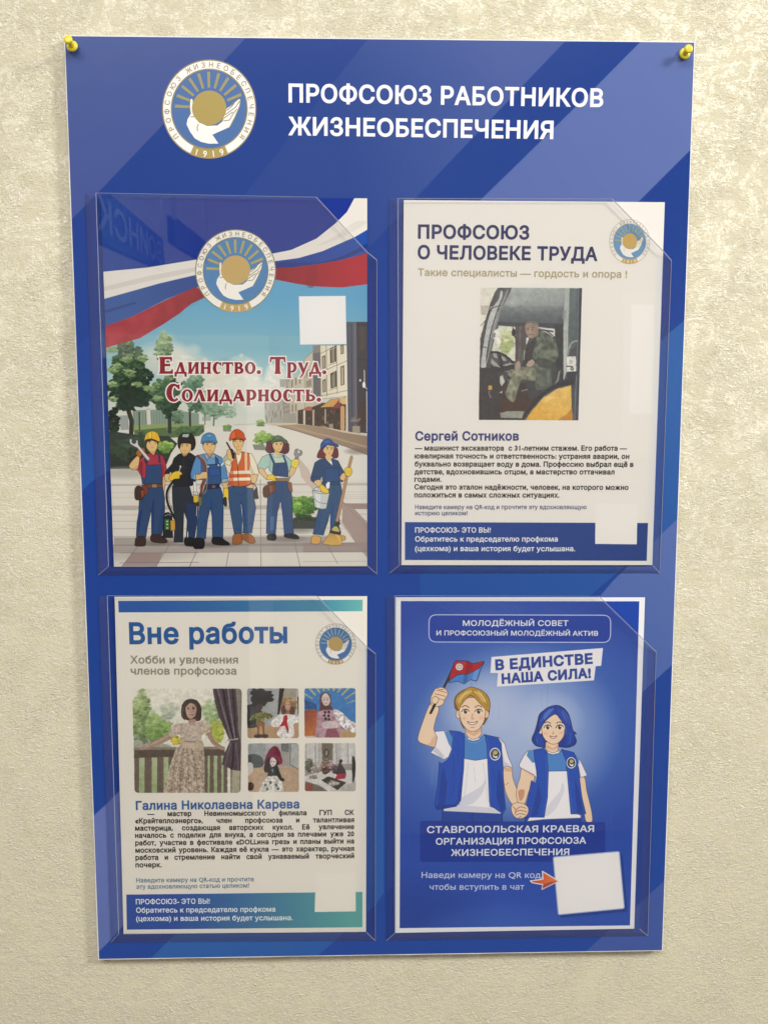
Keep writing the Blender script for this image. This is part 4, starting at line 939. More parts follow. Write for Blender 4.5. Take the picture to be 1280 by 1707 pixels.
# slogan in a flared small-capital face, drawn here
def slogan_face():
    L = {}
    def stem(x0, x1, y0=0.0, y1=1.0, f=.055): return np.array([(x0 - f, y0), (x1 + f, y0), (x1, y0 + .13), (x1 - .01, (y0 + y1) / 2), (x1, y1 - .13), (x1 + f, y1), (x0 - f, y1), (x0, y1 - .13), (x0 + .01, (y0 + y1) / 2), (x0, y0 + .13)])
    def poly(*p):
        p = np.array(p, float); a = np.sum(p[:, 0] * np.roll(p[:, 1], -1) - np.roll(p[:, 0], -1) * p[:, 1]); return p if a > 0 else p[::-1]
    def bar(x0, x1, y0, y1): return poly((x0, y0), (x1, y0), (x1, y1), (x0, y1))
    def ell(cx, cy, rx, ry, hole=False, n=22):
        t = np.arange(n) / n * 2 * math.pi; p = np.stack([cx + rx * np.cos(t), cy + ry * np.sin(t)], 1); return p[::-1] if hole else p
    def dee(x0, x1, y0, y1, th, tv):
        t = np.linspace(-math.pi / 2, math.pi / 2, 12); cy = (y0 + y1) / 2
        o = [(x0, y0)] + [(x0 + (x1 - x0) * (.35 + .65 * math.cos(a)), cy + (y1 - y0) / 2 * math.sin(a)) for a in t] + [(x0, y1)]
        i = [(x0, y0 + tv)] + [(x0 + (x1 - th - x0) * (.35 + .65 * math.cos(a)), cy + ((y1 - y0) / 2 - tv) * math.sin(a)) for a in t] + [(x0, y1 - tv)]
        return [poly(*o), poly(*i)[::-1]]
    def cee(w):
        t = np.radians(np.linspace(48, 312, 22)); cx = w / 2 + .05
        o = [(cx + w / 2 * math.cos(a), .5 + .53 * math.sin(a)) for a in t]; i = [(cx + .06 + (w / 2 - .22) * math.cos(a), .5 + .40 * math.sin(a)) for a in t[::-1]]
        return [poly(*(o + i)), poly((cx + .34 * w, .70), (cx + .44 * w, .72), (cx + .42 * w, .99), (cx + .22 * w, .93))]
    L['е'] = ([stem(.08, .36), bar(.3, .74, .86, 1.0), bar(.3, .66, .45, .58), bar(.3, .78, 0, .14), poly((.62, 1), (.76, 1), (.76, .72), (.68, .78)), poly((.64, 0), (.82, 0), (.80, .28), (.72, .22))], .86)
    L['д'] = ([poly((.10, .10), (.24, .10), (.50, .90), (.40, 1.0)), poly((.36, 1.0), (.62, 1.0), (.86, .08), (.58, .08)), bar(.0, .96, .0, .15), poly((-.02, .12), (.16, .12), (.14, -.26), (-.02, -.26)), poly((.80, .12), (.98, .12), (.98, -.26), (.82, -.26))], 1.0)
    L['и'] = ([stem(.08, .32), stem(.66, .90), poly((.24, .0), (.32, .0), (.74, .86), (.74, 1.0), (.66, 1.0), (.26, .2))], .98)
    L['н'] = ([stem(.08, .33), stem(.62, .87), bar(.28, .68, .43, .57)], .95)
    L['с'] = (cee(.76), .80)
    L['т'] = ([bar(.0, .86, .87, 1.0), stem(.30, .56), poly((.0, 1), (.12, 1), (.04, .68), (-.02, .68)), poly((.74, 1), (.86, 1), (.88, .68), (.82, .68))], .88)
    L['в'] = ([stem(.08, .32)] + dee(.26, .72, .48, 1.0, .2, .12) + dee(.26, .80, 0, .56, .22, .13), .84)
    L['о'] = ([ell(.46, .5, .44, .53), ell(.46, .5, .20, .40, True)], .92)
    L['р'] = ([stem(.08, .34, -.36, 1.0)] + dee(.28, .84, .12, 1.0, .24, .13), .88)
    L['у'] = ([poly((.0, 1.0), (.32, 1.0), (.58, .22), (.42, .0)), poly((.72, 1.0), (.90, 1.0), (.46, -.10), (.24, -.36), (.14, -.36), (.36, .0))], .92)
    L['л'] = ([poly((.0, .0), (.16, .0), (.50, .92), (.40, 1.0)), poly((.34, 1.0), (.60, 1.0), (.94, .0), (.62, .0))], .96)
    L['а'] = ([poly((.0, .0), (.16, .0), (.50, .92), (.40, 1.0)), poly((.34, 1.0), (.60, 1.0), (.94, .0), (.62, .0)), bar(.16, .72, .24, .37)], .96)
    L['ь'] = ([stem(.08, .33)] + dee(.27, .80, 0, .58, .22, .13), .84)
    L['.'] = ([ell(.19, .13, .17, .17)], .40)
    return L
FACE = slogan_face()
def slogan(col, off, dh, name):
    V = []; Fc = []
    for word, x0, x1, y, cap in (('Единство.', 264.3, 435.6, 622.6, 28), ('Труд.', 450.4, 544.7, 622.8, 28), ('Солидарность.', 276, 535.9, 668.6, 28.5)):
        cs = []; x = 0.0
        for i, ch in enumerate(word):
            cont, adv = FACE[ch.lower()]; k = 1.48 if i == 0 else 1.0
            for q in cont:
                q = q * k + [x, 0]
                cs.append(fatten(q, off) if off else q)
            x += (adv + .07) * k
        v, f = fill_contours(cs); w = x - .07
        sc = (x1 - x0) / w; k = len(V)
        for q in v: V.append(P3(x0 + q[0] * sc, y - q[1] * cap / 1.48, SH + dh))
        Fc.extend(tuple(i + k for i in t) for t in f)
    return link(name, V, Fc, inkmat(col, 'lettering_ink'), s1.parent)
slogan('f6e9e4', .115, 0.00010, 'slogan_outline')
slogan('8a1a2b', .012, 0.00016, 'slogan_lettering')

# ================================================================== poster 2: excavator driver
s2, p, o2 = poster('white poster with a photo of a man in camouflage sitting in an excavator cab', [(673, 333), (1108, 336.5), (1087, 942), (669, 942)], 'e2dfd8', 12)
p.z(640, 700, 2.723)
p.f('1a4390', '95,464 1198,468 1192,640 95,636', grad=('16397f', 95, 0, 1198, 0)); 
for i in range(9): p.l('4c6aa8', [[110 + i * 14, 625], [150 + i * 16, 560 - i * 4], [210 + i * 24, 520 + i * 9]], 1.6, .35, 1)
p.f('e6e3de', '960,378 1150,383 1147,565 958,563')
p.z(780, 470, 6.095)
PH = '130,55 1158,60 1120,1405 108,1400'
p.setclip(PH)
p.f('4a4e52', PH, grad=('3a3a3c', 0, 300, 0, 1400))
p.f('9aa19f', '300,40 1170,40 1170,300 300,300', grad=('6f7779', 0, 60, 0, 280)); p.f('6d7577', '300,240 1170,240 1160,470 300,440', grad=('474d52', 0, 240, 0, 430)); p.blob('a9b0ae', 460, 210, 110, 50, .6)
p.f('3a3c40', '300,400 1000,420 1000,1100 300,1100'); p.f('322b29', '310,1000 700,1000 700,1400 310,1400', grad=('3f2722', 0, 1080, 0, 1250))
p.f('dedacd', '100,40 300,40 290,120 250,210 190,330 130,560 100,600'); p.f('b7aba0', '128,240 215,235 180,330 132,330', 0, .9)
p.f('3f4144', '440,50 310,50 240,180 190,330 150,470 125,650 105,1410 330,1410 215,1000 200,760 245,560 310,330 375,200', 1)
p.f('b4b7b6', '330,85 350,100 345,150 300,260 245,430 205,600 180,760 178,870 132,870 150,660 200,400 250,260 310,170', 1); p.f('8c9092', '410,70 395,75 300,300 245,520 220,700 232,700 262,540 320,330', 0, .8); p.l('2c2e30', '215,265 320,240', 14); p.l('a9a9a5', '215,270 240,250 320,250', 7); p.l('232426', '130,440 180,380 215,290', 5); p.l('1c1c1e', '130,655 185,660', 8)
p.f('2f2b2c', '120,870 215,868 300,900 330,1100 320,1400 105,1400'); p.f('c89b38', '205,1050 240,1050 242,1095 205,1095'); p.l('c9c3b8', '215,1110 212,1140 232,1165 215,1172', 4)
p.f('d4d6c4', '310,445 480,456 478,800 440,795 340,720 240,700 262,600'); p.leaves(['9aa86c', 'b4bd85', 'ccd0a6'], 390, 600, 65, 130, 170, 22, .7); p.leaves(['e2e2d6', 'd9dbcc'], 300, 560, 35, 110, 60, 18, .6); p.e('262424', 462, 510, 22, 38); p.l('262424', '455,460 475,560', 10)
p.f('4a4345', '480,440 600,440 560,820 480,830'); p.f('6a6063', '515,440 545,440 530,800 515,800', 0, .6)
p.f('d2d3d0', '700,455 880,472 888,548 850,560 720,480'); p.l('1e1e20', '720,478 860,500', 16); p.l('1e1e20', '790,490 880,560', 10)
for x in range(730, 850, 16): p.l('d8d8d4', [[x, 474], [x + 4, 484]], 4)
p.f('2b2e30', '880,430 980,430 985,1050 900,1050'); p.f('a3aaa5', '985,50 1032,50 1022,560 1005,780 1000,985 968,992 966,480', grad=('b4bab4', 0, 400, 0, 800)); p.f('5b6766', '1032,50 1110,50 1105,640 1020,700 1015,560', grad=('49555a', 0, 60, 0, 600)); p.e('7d8584', 975, 330, 20, 50, .7)
p.f('3a3e48', '1108,50 1170,50 1130,1410 1055,1410 1075,1000 1100,700'); p.l('7e868c', '1120,60 1110,700 1080,1400', 8, .8); p.l('20222a', '1145,60 1115,1400', 9); p.l('8c918e', '1110,595 1060,610 1028,660 1012,740', 20, 1, 1)
p.f('2a2c34', '1000,900 1110,900 1070,1060 960,1060')
p.f('dddcd8', '1000,758 1095,752 1096,905 1002,910'); p.e('8d8d90', 1046, 810, 15, 17); p.e('dddcd8', 1046, 810, 8, 9); p.l('2c2c2e', '1002,852 1060,858', 12); p.e('3c3c3e', 1054, 880, 18, 16); p.e('dddcd8', 1054, 880, 8, 7)
p.l('202022', '240,715 300,715 380,750 440,800 455,825', 22, 1, 1); p.l('202022', '245,790 330,860 400,880', 14, 1, 1); p.l('262628', '320,720 345,870', 26); p.f('2a2a2c', '230,830 330,860 480,830 470,880 380,900 300,930 230,900'); p.l('b0b0aa', '350,845 470,830', 7, .8); p.l('9c9c98', '380,905 470,900', 6)
p.f('cbd0c6', '325,960 350,940 372,1010 340,1060 322,1020', 0, .9); p.f('d0d0c8', '318,1125 380,1075 350,1100 345,1130', 0, .9)
for q in ('248,722 285,722 300,775 262,762', '335,745 375,765 390,800 350,795', '235,775 300,830 330,870 260,850 232,820', '365,835 430,815 445,830 380,850', '325,700 330,708 300,706'): p.f('a9aca6', q, 0, .85)
# man
p.f('35373a', '540,860 900,860 900,1080 620,1200 600,1080')
p.f('8a8c88', '915,910 940,890 920,1000 880,1040 905,980', 0, .9)
p.f('787a66', '400,910 470,880 560,860 690,860 700,985 640,1000 560,985 520,1040 495,1130 455,1222 380,1145 400,1060 430,980', 1); p.mottle('400,910 470,880 560,860 690,860 700,985 560,985 520,1040 495,1130 455,1222 380,1145 400,1060', .16, 28); p.f('4c4e40', '560,985 640,1000 520,1040 470,1200 500,1100', 1, .6)
p.f('525a50', '590,640 700,520 770,500 830,535 880,590 915,690 905,780 860,830 850,960 835,1055 690,1085 690,900 640,860 550,860 545,760', 1); p.mottle('590,640 700,520 770,500 830,535 880,590 915,690 905,780 860,830 850,960 835,1055 690,1085 690,900 640,860 550,860', .13, 34); p.f('6d7a5c', '780,700 850,690 900,700 890,740 800,770 760,750', 1, .6); p.f('7a8878', '665,690 745,610 765,640 690,730', 0, .6); p.f('2e3430', '700,770 860,800 850,870 720,860', 1, .7); p.l('2a302c', '700,540 760,580 660,680', 7, .7)
p.f('332f30', '610,620 700,545 660,700 650,790 590,850 540,855 560,760 580,680'); p.f('e3e0dc', '590,560 622,560 600,620 585,640'); p.l('d8d4cc', '575,690 565,790', 5)
p.f('a38b7c', '480,880 475,840 505,800 530,820 530,865 500,890', 1); p.f('b09686', '595,850 600,820 640,785 675,800 665,840 625,858', 1); p.l('1c1c1e', '660,780 685,810', 12)
p.f('97826f', '580,430 600,405 660,398 705,420 715,470 705,540 670,560 625,568 600,540 582,490', 1); p.f('8a7263', '645,430 700,430 710,520 670,560 650,520', 1, .7); p.f('6a655f', '578,440 590,405 650,392 700,402 718,450 700,440 640,412 600,425', 1); p.l('4c3a34', '592,472 618,462', 5); p.l('4c3a34', '640,462 670,458', 5); p.e('2e2422', 608, 482, 7, 4); p.e('2e2422', 650, 478, 7, 4); p.f('b49c88', '618,470 634,470 640,515 618,515', 0, .5); p.l('6a4c44', '612,535 650,530', 6)
p.l('c9cbc8', '300,300 240,520 205,740 170,860', 7, .8, 1); p.l('17171a', '240,705 320,712 400,760 458,822', 10, 1, 1); p.l('5c5e60', '250,720 320,728 395,775 440,815', 4, .8, 1); p.l('d6d8d4', '300,440 480,455', 4, .8); p.l('8e9290', '1000,560 1000,980', 6, .8)
for q in ('770,540 800,600 790,680', '700,640 720,760', '840,600 880,680', '720,900 740,1040', '800,880 790,1040'): p.l('2c342c', q, 5, .6, 1)
for q in ('440,930 500,900 600,900', '420,1000 450,1100 430,1180', '520,950 600,930'): p.l('a3a284', q, 7, .5, 1)
# yellow wheel arch
p.f('dba63c', '575,1410 650,1300 760,1180 900,1085 1045,1048 1055,1410', grad=('e3b85a', 800, 1400, 900, 1150)); p.f('b5792a', '900,1410 1000,1340 1050,1290 1055,1410', 1, .9); p.blob('eccb7a', 790, 1180, 90, 50, .7)
p.l('24242a', '540,1410 640,1270 750,1150 890,1060 1050,1025', 42, 1, 1); p.l('6c6e74', '560,1410 655,1285 765,1165 900,1078 1040,1045', 6, .8, 1)
p.f('8e8f84', '325,1330 400,1310 570,1310 545,1385 335,1385'); p.l('1c1c1e', '325,1385 560,1390', 12); p.l('b0aca4', '540,1105 600,1092', 6)
p.setclip(); p.f('a9aba6', PH, a=.13); p.blob('c4c8c4', 640, 160, 420, 160, .25); p.photographic(PH, .7, .02, 5)  # pale wash and blob paint the pocket's reflection haze into the print
m2 = finish(p, o2, 'excavator_poster_print')
patch('printed_photo', p, s2, PH, m2)['label'] = 'photo of a man in a camouflage jacket at the wheel of an excavator'
p.z(640, 700, 2.723); patch('blank_white_square', p, s2, '960,378 1150,383 1147,565 958,563', m2)
emblem(1049.4, 402.3, 34, 37.3, s2, ('c0a058', '9a9f72', '5f8fb8', 'e6e4de', 'b3a78e', '9a9a90'))
lettering(s2, [('ПРОФСОЮЗ', 696.5, 396.5, 882, 398, 22), ('О ЧЕЛОВЕКЕ ТРУДА', 696, 430.7, 995.7, 433.8, 22)], '1c205a', 0.034, 5, 'heading_lettering')
lettering(s2, [('Такие специалисты — гордость и опора !', 696.5, 459.2, 1045, 462.5, 12)], 'a89c78', 0.022, 4, 'subheading_lettering')
lettering(s2, [('Сергей Сотников', 692, 733.8, 864.7, 733.8, 14.5)], '2e3576', 0.036, 4, 'name_lettering')
lettering(s2, [('— машинист экскаватора  с 31-летним стажем. Его работа —', 691.4, 750.7, 1045, 751, 8.3), ('ювелирная точность и ответственность: устраняя аварии, он', 691, 763.9, 1048.7, 764.6, 8.3),
    ('буквально возвращает воду в дома. Профессию выбрал ещё в', 691, 777.3, 1055.7, 778, 8.3), ('детстве, вдохновившись отцом, а мастерство оттачивал', 690.7, 790.3, 1024, 790.6, 8.3),
    ('годами.', 690.7, 802.8, 735.8, 802.8, 8.3), ('Сегодня это эталон надёжности, человек, на которого можно', 690.7, 815.7, 1047.3, 816.4, 8.3), ('положиться в самых сложных ситуациях.', 690.5, 828.9, 932.3, 829.2, 8.3)], '1a1816', 0.036, 2, 'text_lettering')
lettering(s2, [('Наведите камеру на QR-код и прочтите эту вдохновляющую', 691.8, 848.7, 977.5, 848.7, 7.4), ('историю целиком!', 691.8, 858.8, 779.2, 858.8, 7.4)], '46527e', 0.02, 2, 'note_lettering')
lettering(s2, [('ПРОФСОЮЗ- ЭТО ВЫ!', 691.8, 887.7, 817.7, 887.7, 8.4), ('Обратитесь к председателю профкома', 691.8, 902.7, 929.4, 902.7, 8.6), ('(цехкома) и ваша история будет услышана.', 691.5, 918.5, 958.4, 918.8, 8.6)], 'e6e9f0', 0.018, 2, 'banner_lettering')

# ================================================================== poster 3: hobbies
s3, p, o3 = poster('white poster with a photo of a woman on a balcony and four doll photos', [(191, 995), (612, 994), (610, 1554), (206, 1558)], 'e3dfd4', 13)
p.z(0, 0, 1)
p.f('2a4d9e', '197,1002 604.5,1000 604,1019 198,1021', grad=('6fb4ac', 200, 1000, 610, 1000)); p.f('2f5ba6', '197,1002 500,1000.5 500,1019.5 198,1021', grad=('3f82a4', 200, 0, 500, 0)); p.f('3f82a4', '499,1000.5 604.5,1000 604,1019 499,1019.5', grad=('6fb8ae', 500, 0, 604, 0))
p.f('2b4f9e', '210.5,1492 604,1487.5 604,1546.5 211.5,1550.5', grad=('5aa29e', 230, 0, 560, 0))
p.f('e6e2d8', '526.5,1456 592.5,1455.5 593,1520 524.5,1521')
p.z(150, 980, 4.741)
A1 = '335,797 1200,797 1190,1622 352,1622'; R1 = rounded(pts(A1), 34)
p.clip = None
r_ = p.cover(p.px(R1)); p.clip = np.zeros((p.H, p.W), np.float32); p.clip[r_[0]] = r_[1]
p.f('dcdacd', A1); p.leaves(['4c6244', '6f8758', '9db07c', 'c3cca8'], 400, 1020, 85, 220, 620, 17, .75); p.leaves(['6a8650', '8aa566', 'b0c48c'], 530, 1110, 110, 120, 420, 17, .75); p.leaves(['9ca894', 'b5bdaa', 'cfd2c2'], 620, 970, 70, 90, 140, 14, .45); p.leaves(['7f9a6a', '9cb284', 'c0cca8'], 960, 1000, 70, 140, 260, 15, .6); p.leaves(['8aa048', 'b2b858', 'a3b070'], 990, 1130, 75, 90, 240, 15, .75); p.leaves(['a39838', 'c9b84a', '7c8238'], 680, 1205, 45, 32, 90, 12, .9)
p.f('77806c', '345,1180 420,1180 640,1250 640,1275 345,1275', 0, .6); p.f('a9b592', '345,1330 1070,1320 1070,1640 345,1640', grad=('94a678', 0, 1340, 0, 1620))
for x0, x1 in ((350, 387), (430, 488), (530, 582), (620, 660), (905, 930), (945, 978), (1005, 1038), (1055, 1085), (1110, 1200)): p.f('6c6056', [[x0, 1310], [x1, 1310], [x1, 1640], [x0, 1640]], grad=('8a7e70', x0, 0, x1, 0))
p.f('5e534b', '345,1270 1065,1262 1065,1325 348,1345'); p.f('8b8074', '345,1262 1065,1255 1065,1275 345,1282')
p.f('8c877b', '1140,790 1210,790 1200,1640 1120,1640', grad=('6f6a60', 1140, 0, 1200, 0)); p.f('ada892', '1120,1440 1185,1440 1180,1640 1118,1640', 0, .8)
p.f('54494f', '968,790 1152,790 1170,1050 1168,1110 1200,1280 1192,1448 1120,1440 1040,1395 1058,1320 1105,1215 1060,1110 1015,1010 985,900'); 
for q, c, w in (('1010,800 1060,1000 1115,1190', '7d7178', 14), ('1050,800 1085,1000 1130,1190', '332a30', 16), ('1090,800 1115,1000 1145,1190', '8a7e86', 12), ('1125,800 1142,1000 1155,1190', '3a3036', 13), ('1110,1230 1085,1330 1070,1400', '7a6e76', 9), ('1135,1230 1130,1340 1120,1430', '2e262c', 11), ('1150,1230 1165,1340 1170,1440', '766a72', 8), ('990,800 1030,960 1080,1110', '3e343a', 9)): p.l(c, q, w, .8, 1)
p.l('a89ca0', '1090,1205 1165,1195', 12)
p.f('a3897a', '640,1150 650,1185 560,1235 450,1275 400,1285 390,1268 440,1245 540,1195', 1); p.l('c9b3a2', '630,1162 540,1212 440,1256', 8, .7, 1); p.f('a08676', '920,1120 960,1100 965,1170 1010,1230 1065,1265 1050,1285 985,1250 935,1190', 1)
p.f('4b3d39', '720,1000 725,930 755,888 800,878 850,895 880,950 878,1030 850,1055 760,1045 735,1035', 1); p.l('6a5a52', '760,900 735,960 735,1020', 8, .7, 1)
p.f('a48a7c', '780,1040 835,1040 840,1080 800,1090 775,1075'); p.f('b99e90', '755,940 770,912 810,905 835,925 840,970 830,1010 800,1035 775,1025 758,990', 1); p.f('9a7f72', '810,910 838,930 840,980 815,1030 800,1033', 1, .5)
p.f('4b3d39', '752,950 765,908 810,895 842,925 845,960 825,920 790,912 765,930', 1)
for x in (775, 817): p.e('2e2422', x, 955, 8, 5); p.l('4c3a34', [[x - 11, 943], [x + 11, 942]], 4)
p.l('8a5048', '780,1000 800,1006 818,999', 6, 1, 1); p.l('86695c', '795,960 790,980 800,984', 3)
D1 = '625,1150 650,1090 710,1070 780,1070 840,1065 905,1045 940,1075 950,1140 905,1150 880,1180 890,1250 730,1250 715,1170 690,1165 640,1180'
D2 = '725,1215 890,1215 900,1290 905,1640 572,1640 600,1520 640,1380 680,1280'
p.f('b9ab9d', D1, 1); p.mottle(D1, .12, 9, 1); p.f('ab9d8c', D2); p.mottle(D2, .17, 11)
for x, c in ((600, 'd0c4b2'), (640, '837465'), (675, 'cabdab'), (710, '7d6e60'), (745, 'cdbfad'), (780, '85776a'), (815, 'c9bcab'), (850, '7a6b5e'), (880, 'c6b9a8')): p.l(c, [[760 + (x - 760) * .45, 1260], [760 + (x - 760) * .8, 1420], [x, 1630]], 9, .6, 1)
p.f('bcae98', '728,1222 886,1222 892,1268 722,1268'); p.l('5e5248', '735,1210 830,1218', 5, .7); p.l('8a7c6e', '720,1080 712,1160', 5, .6)
rr = random.Random(8)
for i in range(150):
    x = rr.uniform(610, 900); y = rr.uniform(1280, 1615)
    if x > 600 + (1640 - y) * .33: p.e(rr.choice(['6a5a50', '75645a', 'd8ccba', '8f6f60']), x, y, rr.uniform(3, 7), rr.uniform(3, 8), .6)
p.clip = None; p.photographic(R1, .8, .02, 6)
# doll photos
p.z(400, 980, 4.742)
def clipr(q):
    p.clip = None; r = p.cover(p.px(rounded(pts(q), 22))); p.clip = np.zeros((p.H, p.W), np.float32); p.clip[r[0]] = r[1]; return q
PA = clipr('55,795 463,795 465,1190 58,1190')
p.f('8f9599', PA, grad=('a9a9a6', 60, 0, 460, 0)); p.f('b3946f', '50,1110 470,1070 470,1200 50,1200', grad=('a88a6c', 0, 1080, 0, 1190)); p.f('3a3d42', '50,940 110,930 170,970 180,1080 50,1100', 1)
p.f('2a2624', '312,790 352,790 310,1000 295,1000'); p.f('9a8a72', '355,790 440,790 440,900 340,900', 0, .6); p.f('3c3230', '452,860 470,860 470,1000 458,1000')
p.leaves(['17171b', '222328', '2f3036'], 165, 865, 92, 72, 380, 14, .95); p.e('4a3630', 160, 930, 22, 32); p.e('2c201e', 163, 905, 26, 18); p.l('3a2c26', '160,950 165,1010', 12)
p.f('6b6a3c', '90,1010 140,985 200,985 260,1010 230,1040 190,1030 185,1080 130,1080 130,1030 80,1060', 1); p.mottle('90,1010 140,985 200,985 260,1010 230,1040 190,1030 185,1080 130,1080 130,1030 80,1060', .2, 9, 1); p.f('2e2c22', '50,1060 120,1040 125,1070 60,1090'); p.f('8a5a38', '132,1065 195,1065 192,1110 180,1115 162,1090 150,1118 134,1110'); p.l('6a4a3a', '145,1110 140,1165', 12); p.l('6a4a3a', '182,1110 188,1165', 12); p.e('3c2a24', 142, 1172, 32, 15); p.e('3c2a24', 195, 1172, 30, 15)
p.leaves(['6e5334', '8f6f42', 'b0925c'], 385, 925, 62, 55, 230, 10, .9); p.f('8c6a44', '330,950 345,1010 420,1010 440,940 430,900 340,900', 1, .9); p.e('5c3c34', 345, 965, 22, 34); p.e('5c3c34', 412, 970, 22, 34); p.e('b9958a', 377, 932, 22, 36); p.e('5c4a44', 368, 925, 5, 3); p.e('5c4a44', 388, 925, 5, 3); p.l('8a3c3c', '370,952 385,951', 4)
p.f('d9d6d2', '245,1060 300,1010 350,1000 400,1000 460,1020 465,1060 420,1080 430,1150 400,1188 330,1188 290,1150 320,1100 260,1100', 1); p.mottle('245,1060 300,1010 350,1000 400,1000 460,1020 465,1060 420,1080 430,1150 400,1188 330,1188 290,1150 320,1100 260,1100', .16, 7, 1); p.f('a3202f', '345,1010 375,1005 372,1060 385,1120 378,1150 355,1090 310,1100 340,1050')
PB = clipr('508,795 913,793 915,1185 510,1185')
p.f('3f78b4', PB); 
for i, a in enumerate(np.linspace(-1.5, 1.5, 13)): p.f('b4ad72', [[700 + 150 * math.sin(a) - 8, 960 - 150 * math.cos(a)], [700 + 150 * math.sin(a) + 8, 960 - 150 * math.cos(a)], [700 + 300 * math.sin(a) + 14, 960 - 300 * math.cos(a)], [700 + 300 * math.sin(a) - 14, 960 - 300 * math.cos(a)]], 0, .9)
p.f('244a80', '508,880 600,920 610,960 508,960', 0, .8); p.f('8a4638', '508,970 610,960 620,1185 508,1185', grad=('b06a3a', 510, 1000, 600, 1100)); p.f('b0946c', '760,1100 920,1140 920,1190 760,1190'); p.f('d9d6cc', '510,1170 620,1170 620,1186 510,1186', 0, .7)
p.f('5c4644', '628,870 645,835 690,825 718,860 720,920 700,960 650,960 630,930', 1); p.f('5c3c40', '630,930 720,930 740,990 620,1000', 0, .9); p.f('c9b9b4', '645,880 655,845 685,835 708,865 710,900 690,932 660,925', 1)
for x in (664, 690): p.e('5c4a4c', x, 885, 7, 4); p.l('6a5656', [[x - 9, 872], [x + 8, 871]], 3)
p.l('9a4a54', '672,912 690,911', 5)
p.f('a98a94', '620,980 740,970 790,1030 800,1090 770,1185 600,1185 605,1090', 1); p.mottle('620,980 740,970 790,1030 800,1090 770,1185 600,1185 605,1090', .1, 16, 1)
for x, y in ((672, 985), (700, 983), (668, 1010), (700, 1012), (676, 1035), (703, 1040)): p.e('2c2028', x, y, 10, 11)
p.f('d6cfd0', '740,960 800,980 870,1050 912,1070 912,1140 850,1130 790,1080 750,1020', 1); p.mottle('740,960 800,980 870,1050 912,1070 912,1140 850,1130 790,1080 750,1020', .3, 13, 1); p.f('8a5460', '690,1110 760,1105 790,1185 670,1185'); p.f('d0c4c6', '655,1060 760,1060 770,1105 660,1110', 1, .8)
PC = clipr('62,1230 465,1230 467,1615 64,1615')
p.f('93989a', PC); p.f('aeb0ae', '200,1225 330,1225 330,1400 200,1400', 0, .6); p.f('b39b82', '60,1430 200,1400 470,1420 470,1620 60,1620'); p.f('4d5456', '60,1325 130,1318 180,1350 180,1410 110,1425 60,1410', 1); p.f('6c6f70', '325,1230 385,1230 380,1300 330,1290', 0, 1, '3c3c3c'); p.f('a5a8a5', '400,1230 470,1230 470,1440 395,1400', 0, 1, '4c4844', 5); p.f('9a958c', '330,1290 395,1300 395,1400 330,1400', 0, .7)
p.f('6f1a38', '200,1400 205,1330 240,1270 275,1250 310,1280 328,1340 322,1395', 1); p.f('8c2a48', '225,1380 240,1340 280,1325 315,1345 318,1395 290,1360 250,1358', 1); p.f('2b2428', '190,1450 200,1380 235,1345 245,1430 230,1460', 1); p.f('2b2428', '240,1350 290,1345 300,1400 285,1410'); p.e('d6ccc8', 260, 1378, 25, 36); 
for x in (250, 271): p.e('4c3c40', x, 1375, 6, 4)
p.l('8a3c48', '255,1398 267,1398', 4); p.f('2c2a2c', '235,1430 290,1405 310,1450 330,1500 350,1510 345,1530 310,1520 290,1490 220,1490', 1); p.f('5f8a80', '245,1440 262,1425 265,1470'); 
SKT = '150,1612 175,1540 215,1490 290,1485 330,1540 345,1612'
p.f('c9c8c2', SKT); p.mottle(SKT, .2, 9)
for x, y in ((200, 1560), (240, 1540), (285, 1560), (215, 1590), (300, 1590)): p.e('4a4c44', x, y, 11, 13, .8)
p.f('c4c2bc', '62,1390 90,1385 105,1420 80,1480 62,1470', 1); p.e('4a3430', 80, 1570, 30, 35)
PD = clipr('512,1228 913,1228 915,1610 512,1610')
p.f('b9b8b4', PD); 
for x in range(520, 920, 15): p.l(rr.choice(['a09f9b', 'd2d1cd', '95948f', 'c7c6c2']), [[x, 1225], [x + rr.uniform(-4, 4), 1400]], rr.uniform(5, 11), .7)
p.f('6f685c', '645,1225 735,1225 725,1400 650,1400'); p.e('3a3430', 683, 1305, 22, 32); p.e('948a7a', 683, 1305, 12, 22); p.f('8f8a84', '512,1400 915,1390 915,1500 512,1520'); p.f('c9c7c4', '512,1490 640,1450 915,1440 915,1540 700,1610 512,1520'); p.leaves(['3c4038', '5c6052', '85877a'], 545, 1400, 32, 70, 90, 10); p.leaves(['4c3c38', '8a8278', 'b5aea6', '5c5850'], 600, 1430, 60, 40, 130, 9); p.leaves(['2f2628', '6a4a44', 'a09088'], 680, 1415, 42, 60, 150, 9); p.leaves(['8a7476', 'b59ea0'], 715, 1400, 20, 40, 40, 8)
p.f('43383c', '785,1380 800,1360 805,1400 835,1450 830,1500 790,1505 760,1460', 1); p.e('3c3030', 796, 1372, 13, 16); p.f('9a3040', '770,1470 835,1468 830,1508 750,1515'); p.leaves(['3a3034', '5a4a4c'], 750, 1440, 30, 35, 50, 8); p.f('2f2b2e', '885,1350 905,1345 912,1430 900,1530 888,1530', 1); p.f('3d3734', '640,1520 700,1490 840,1540 770,1600', 0, 1); p.leaves(['9a9288', 'c4bcb2', '5c4c48'], 740, 1545, 60, 22, 90, 7)
p.f('6e665e', '512,1530 620,1560 700,1612 512,1612'); p.f('8a4638', '520,1540 580,1560 560,1610 515,1605', 0, .8); p.f('a8a49e', '820,1560 915,1530 915,1612 780,1612', 0, .8); p.leaves(['6a665a', '9a968a', '4a463c'], 580, 1500, 30, 18, 50, 7)
p.clip = None
for k_, q in enumerate((PA, PB, PC, PD)): p.photographic(rounded(pts(q), 22), .8, .02, 20 + k_)
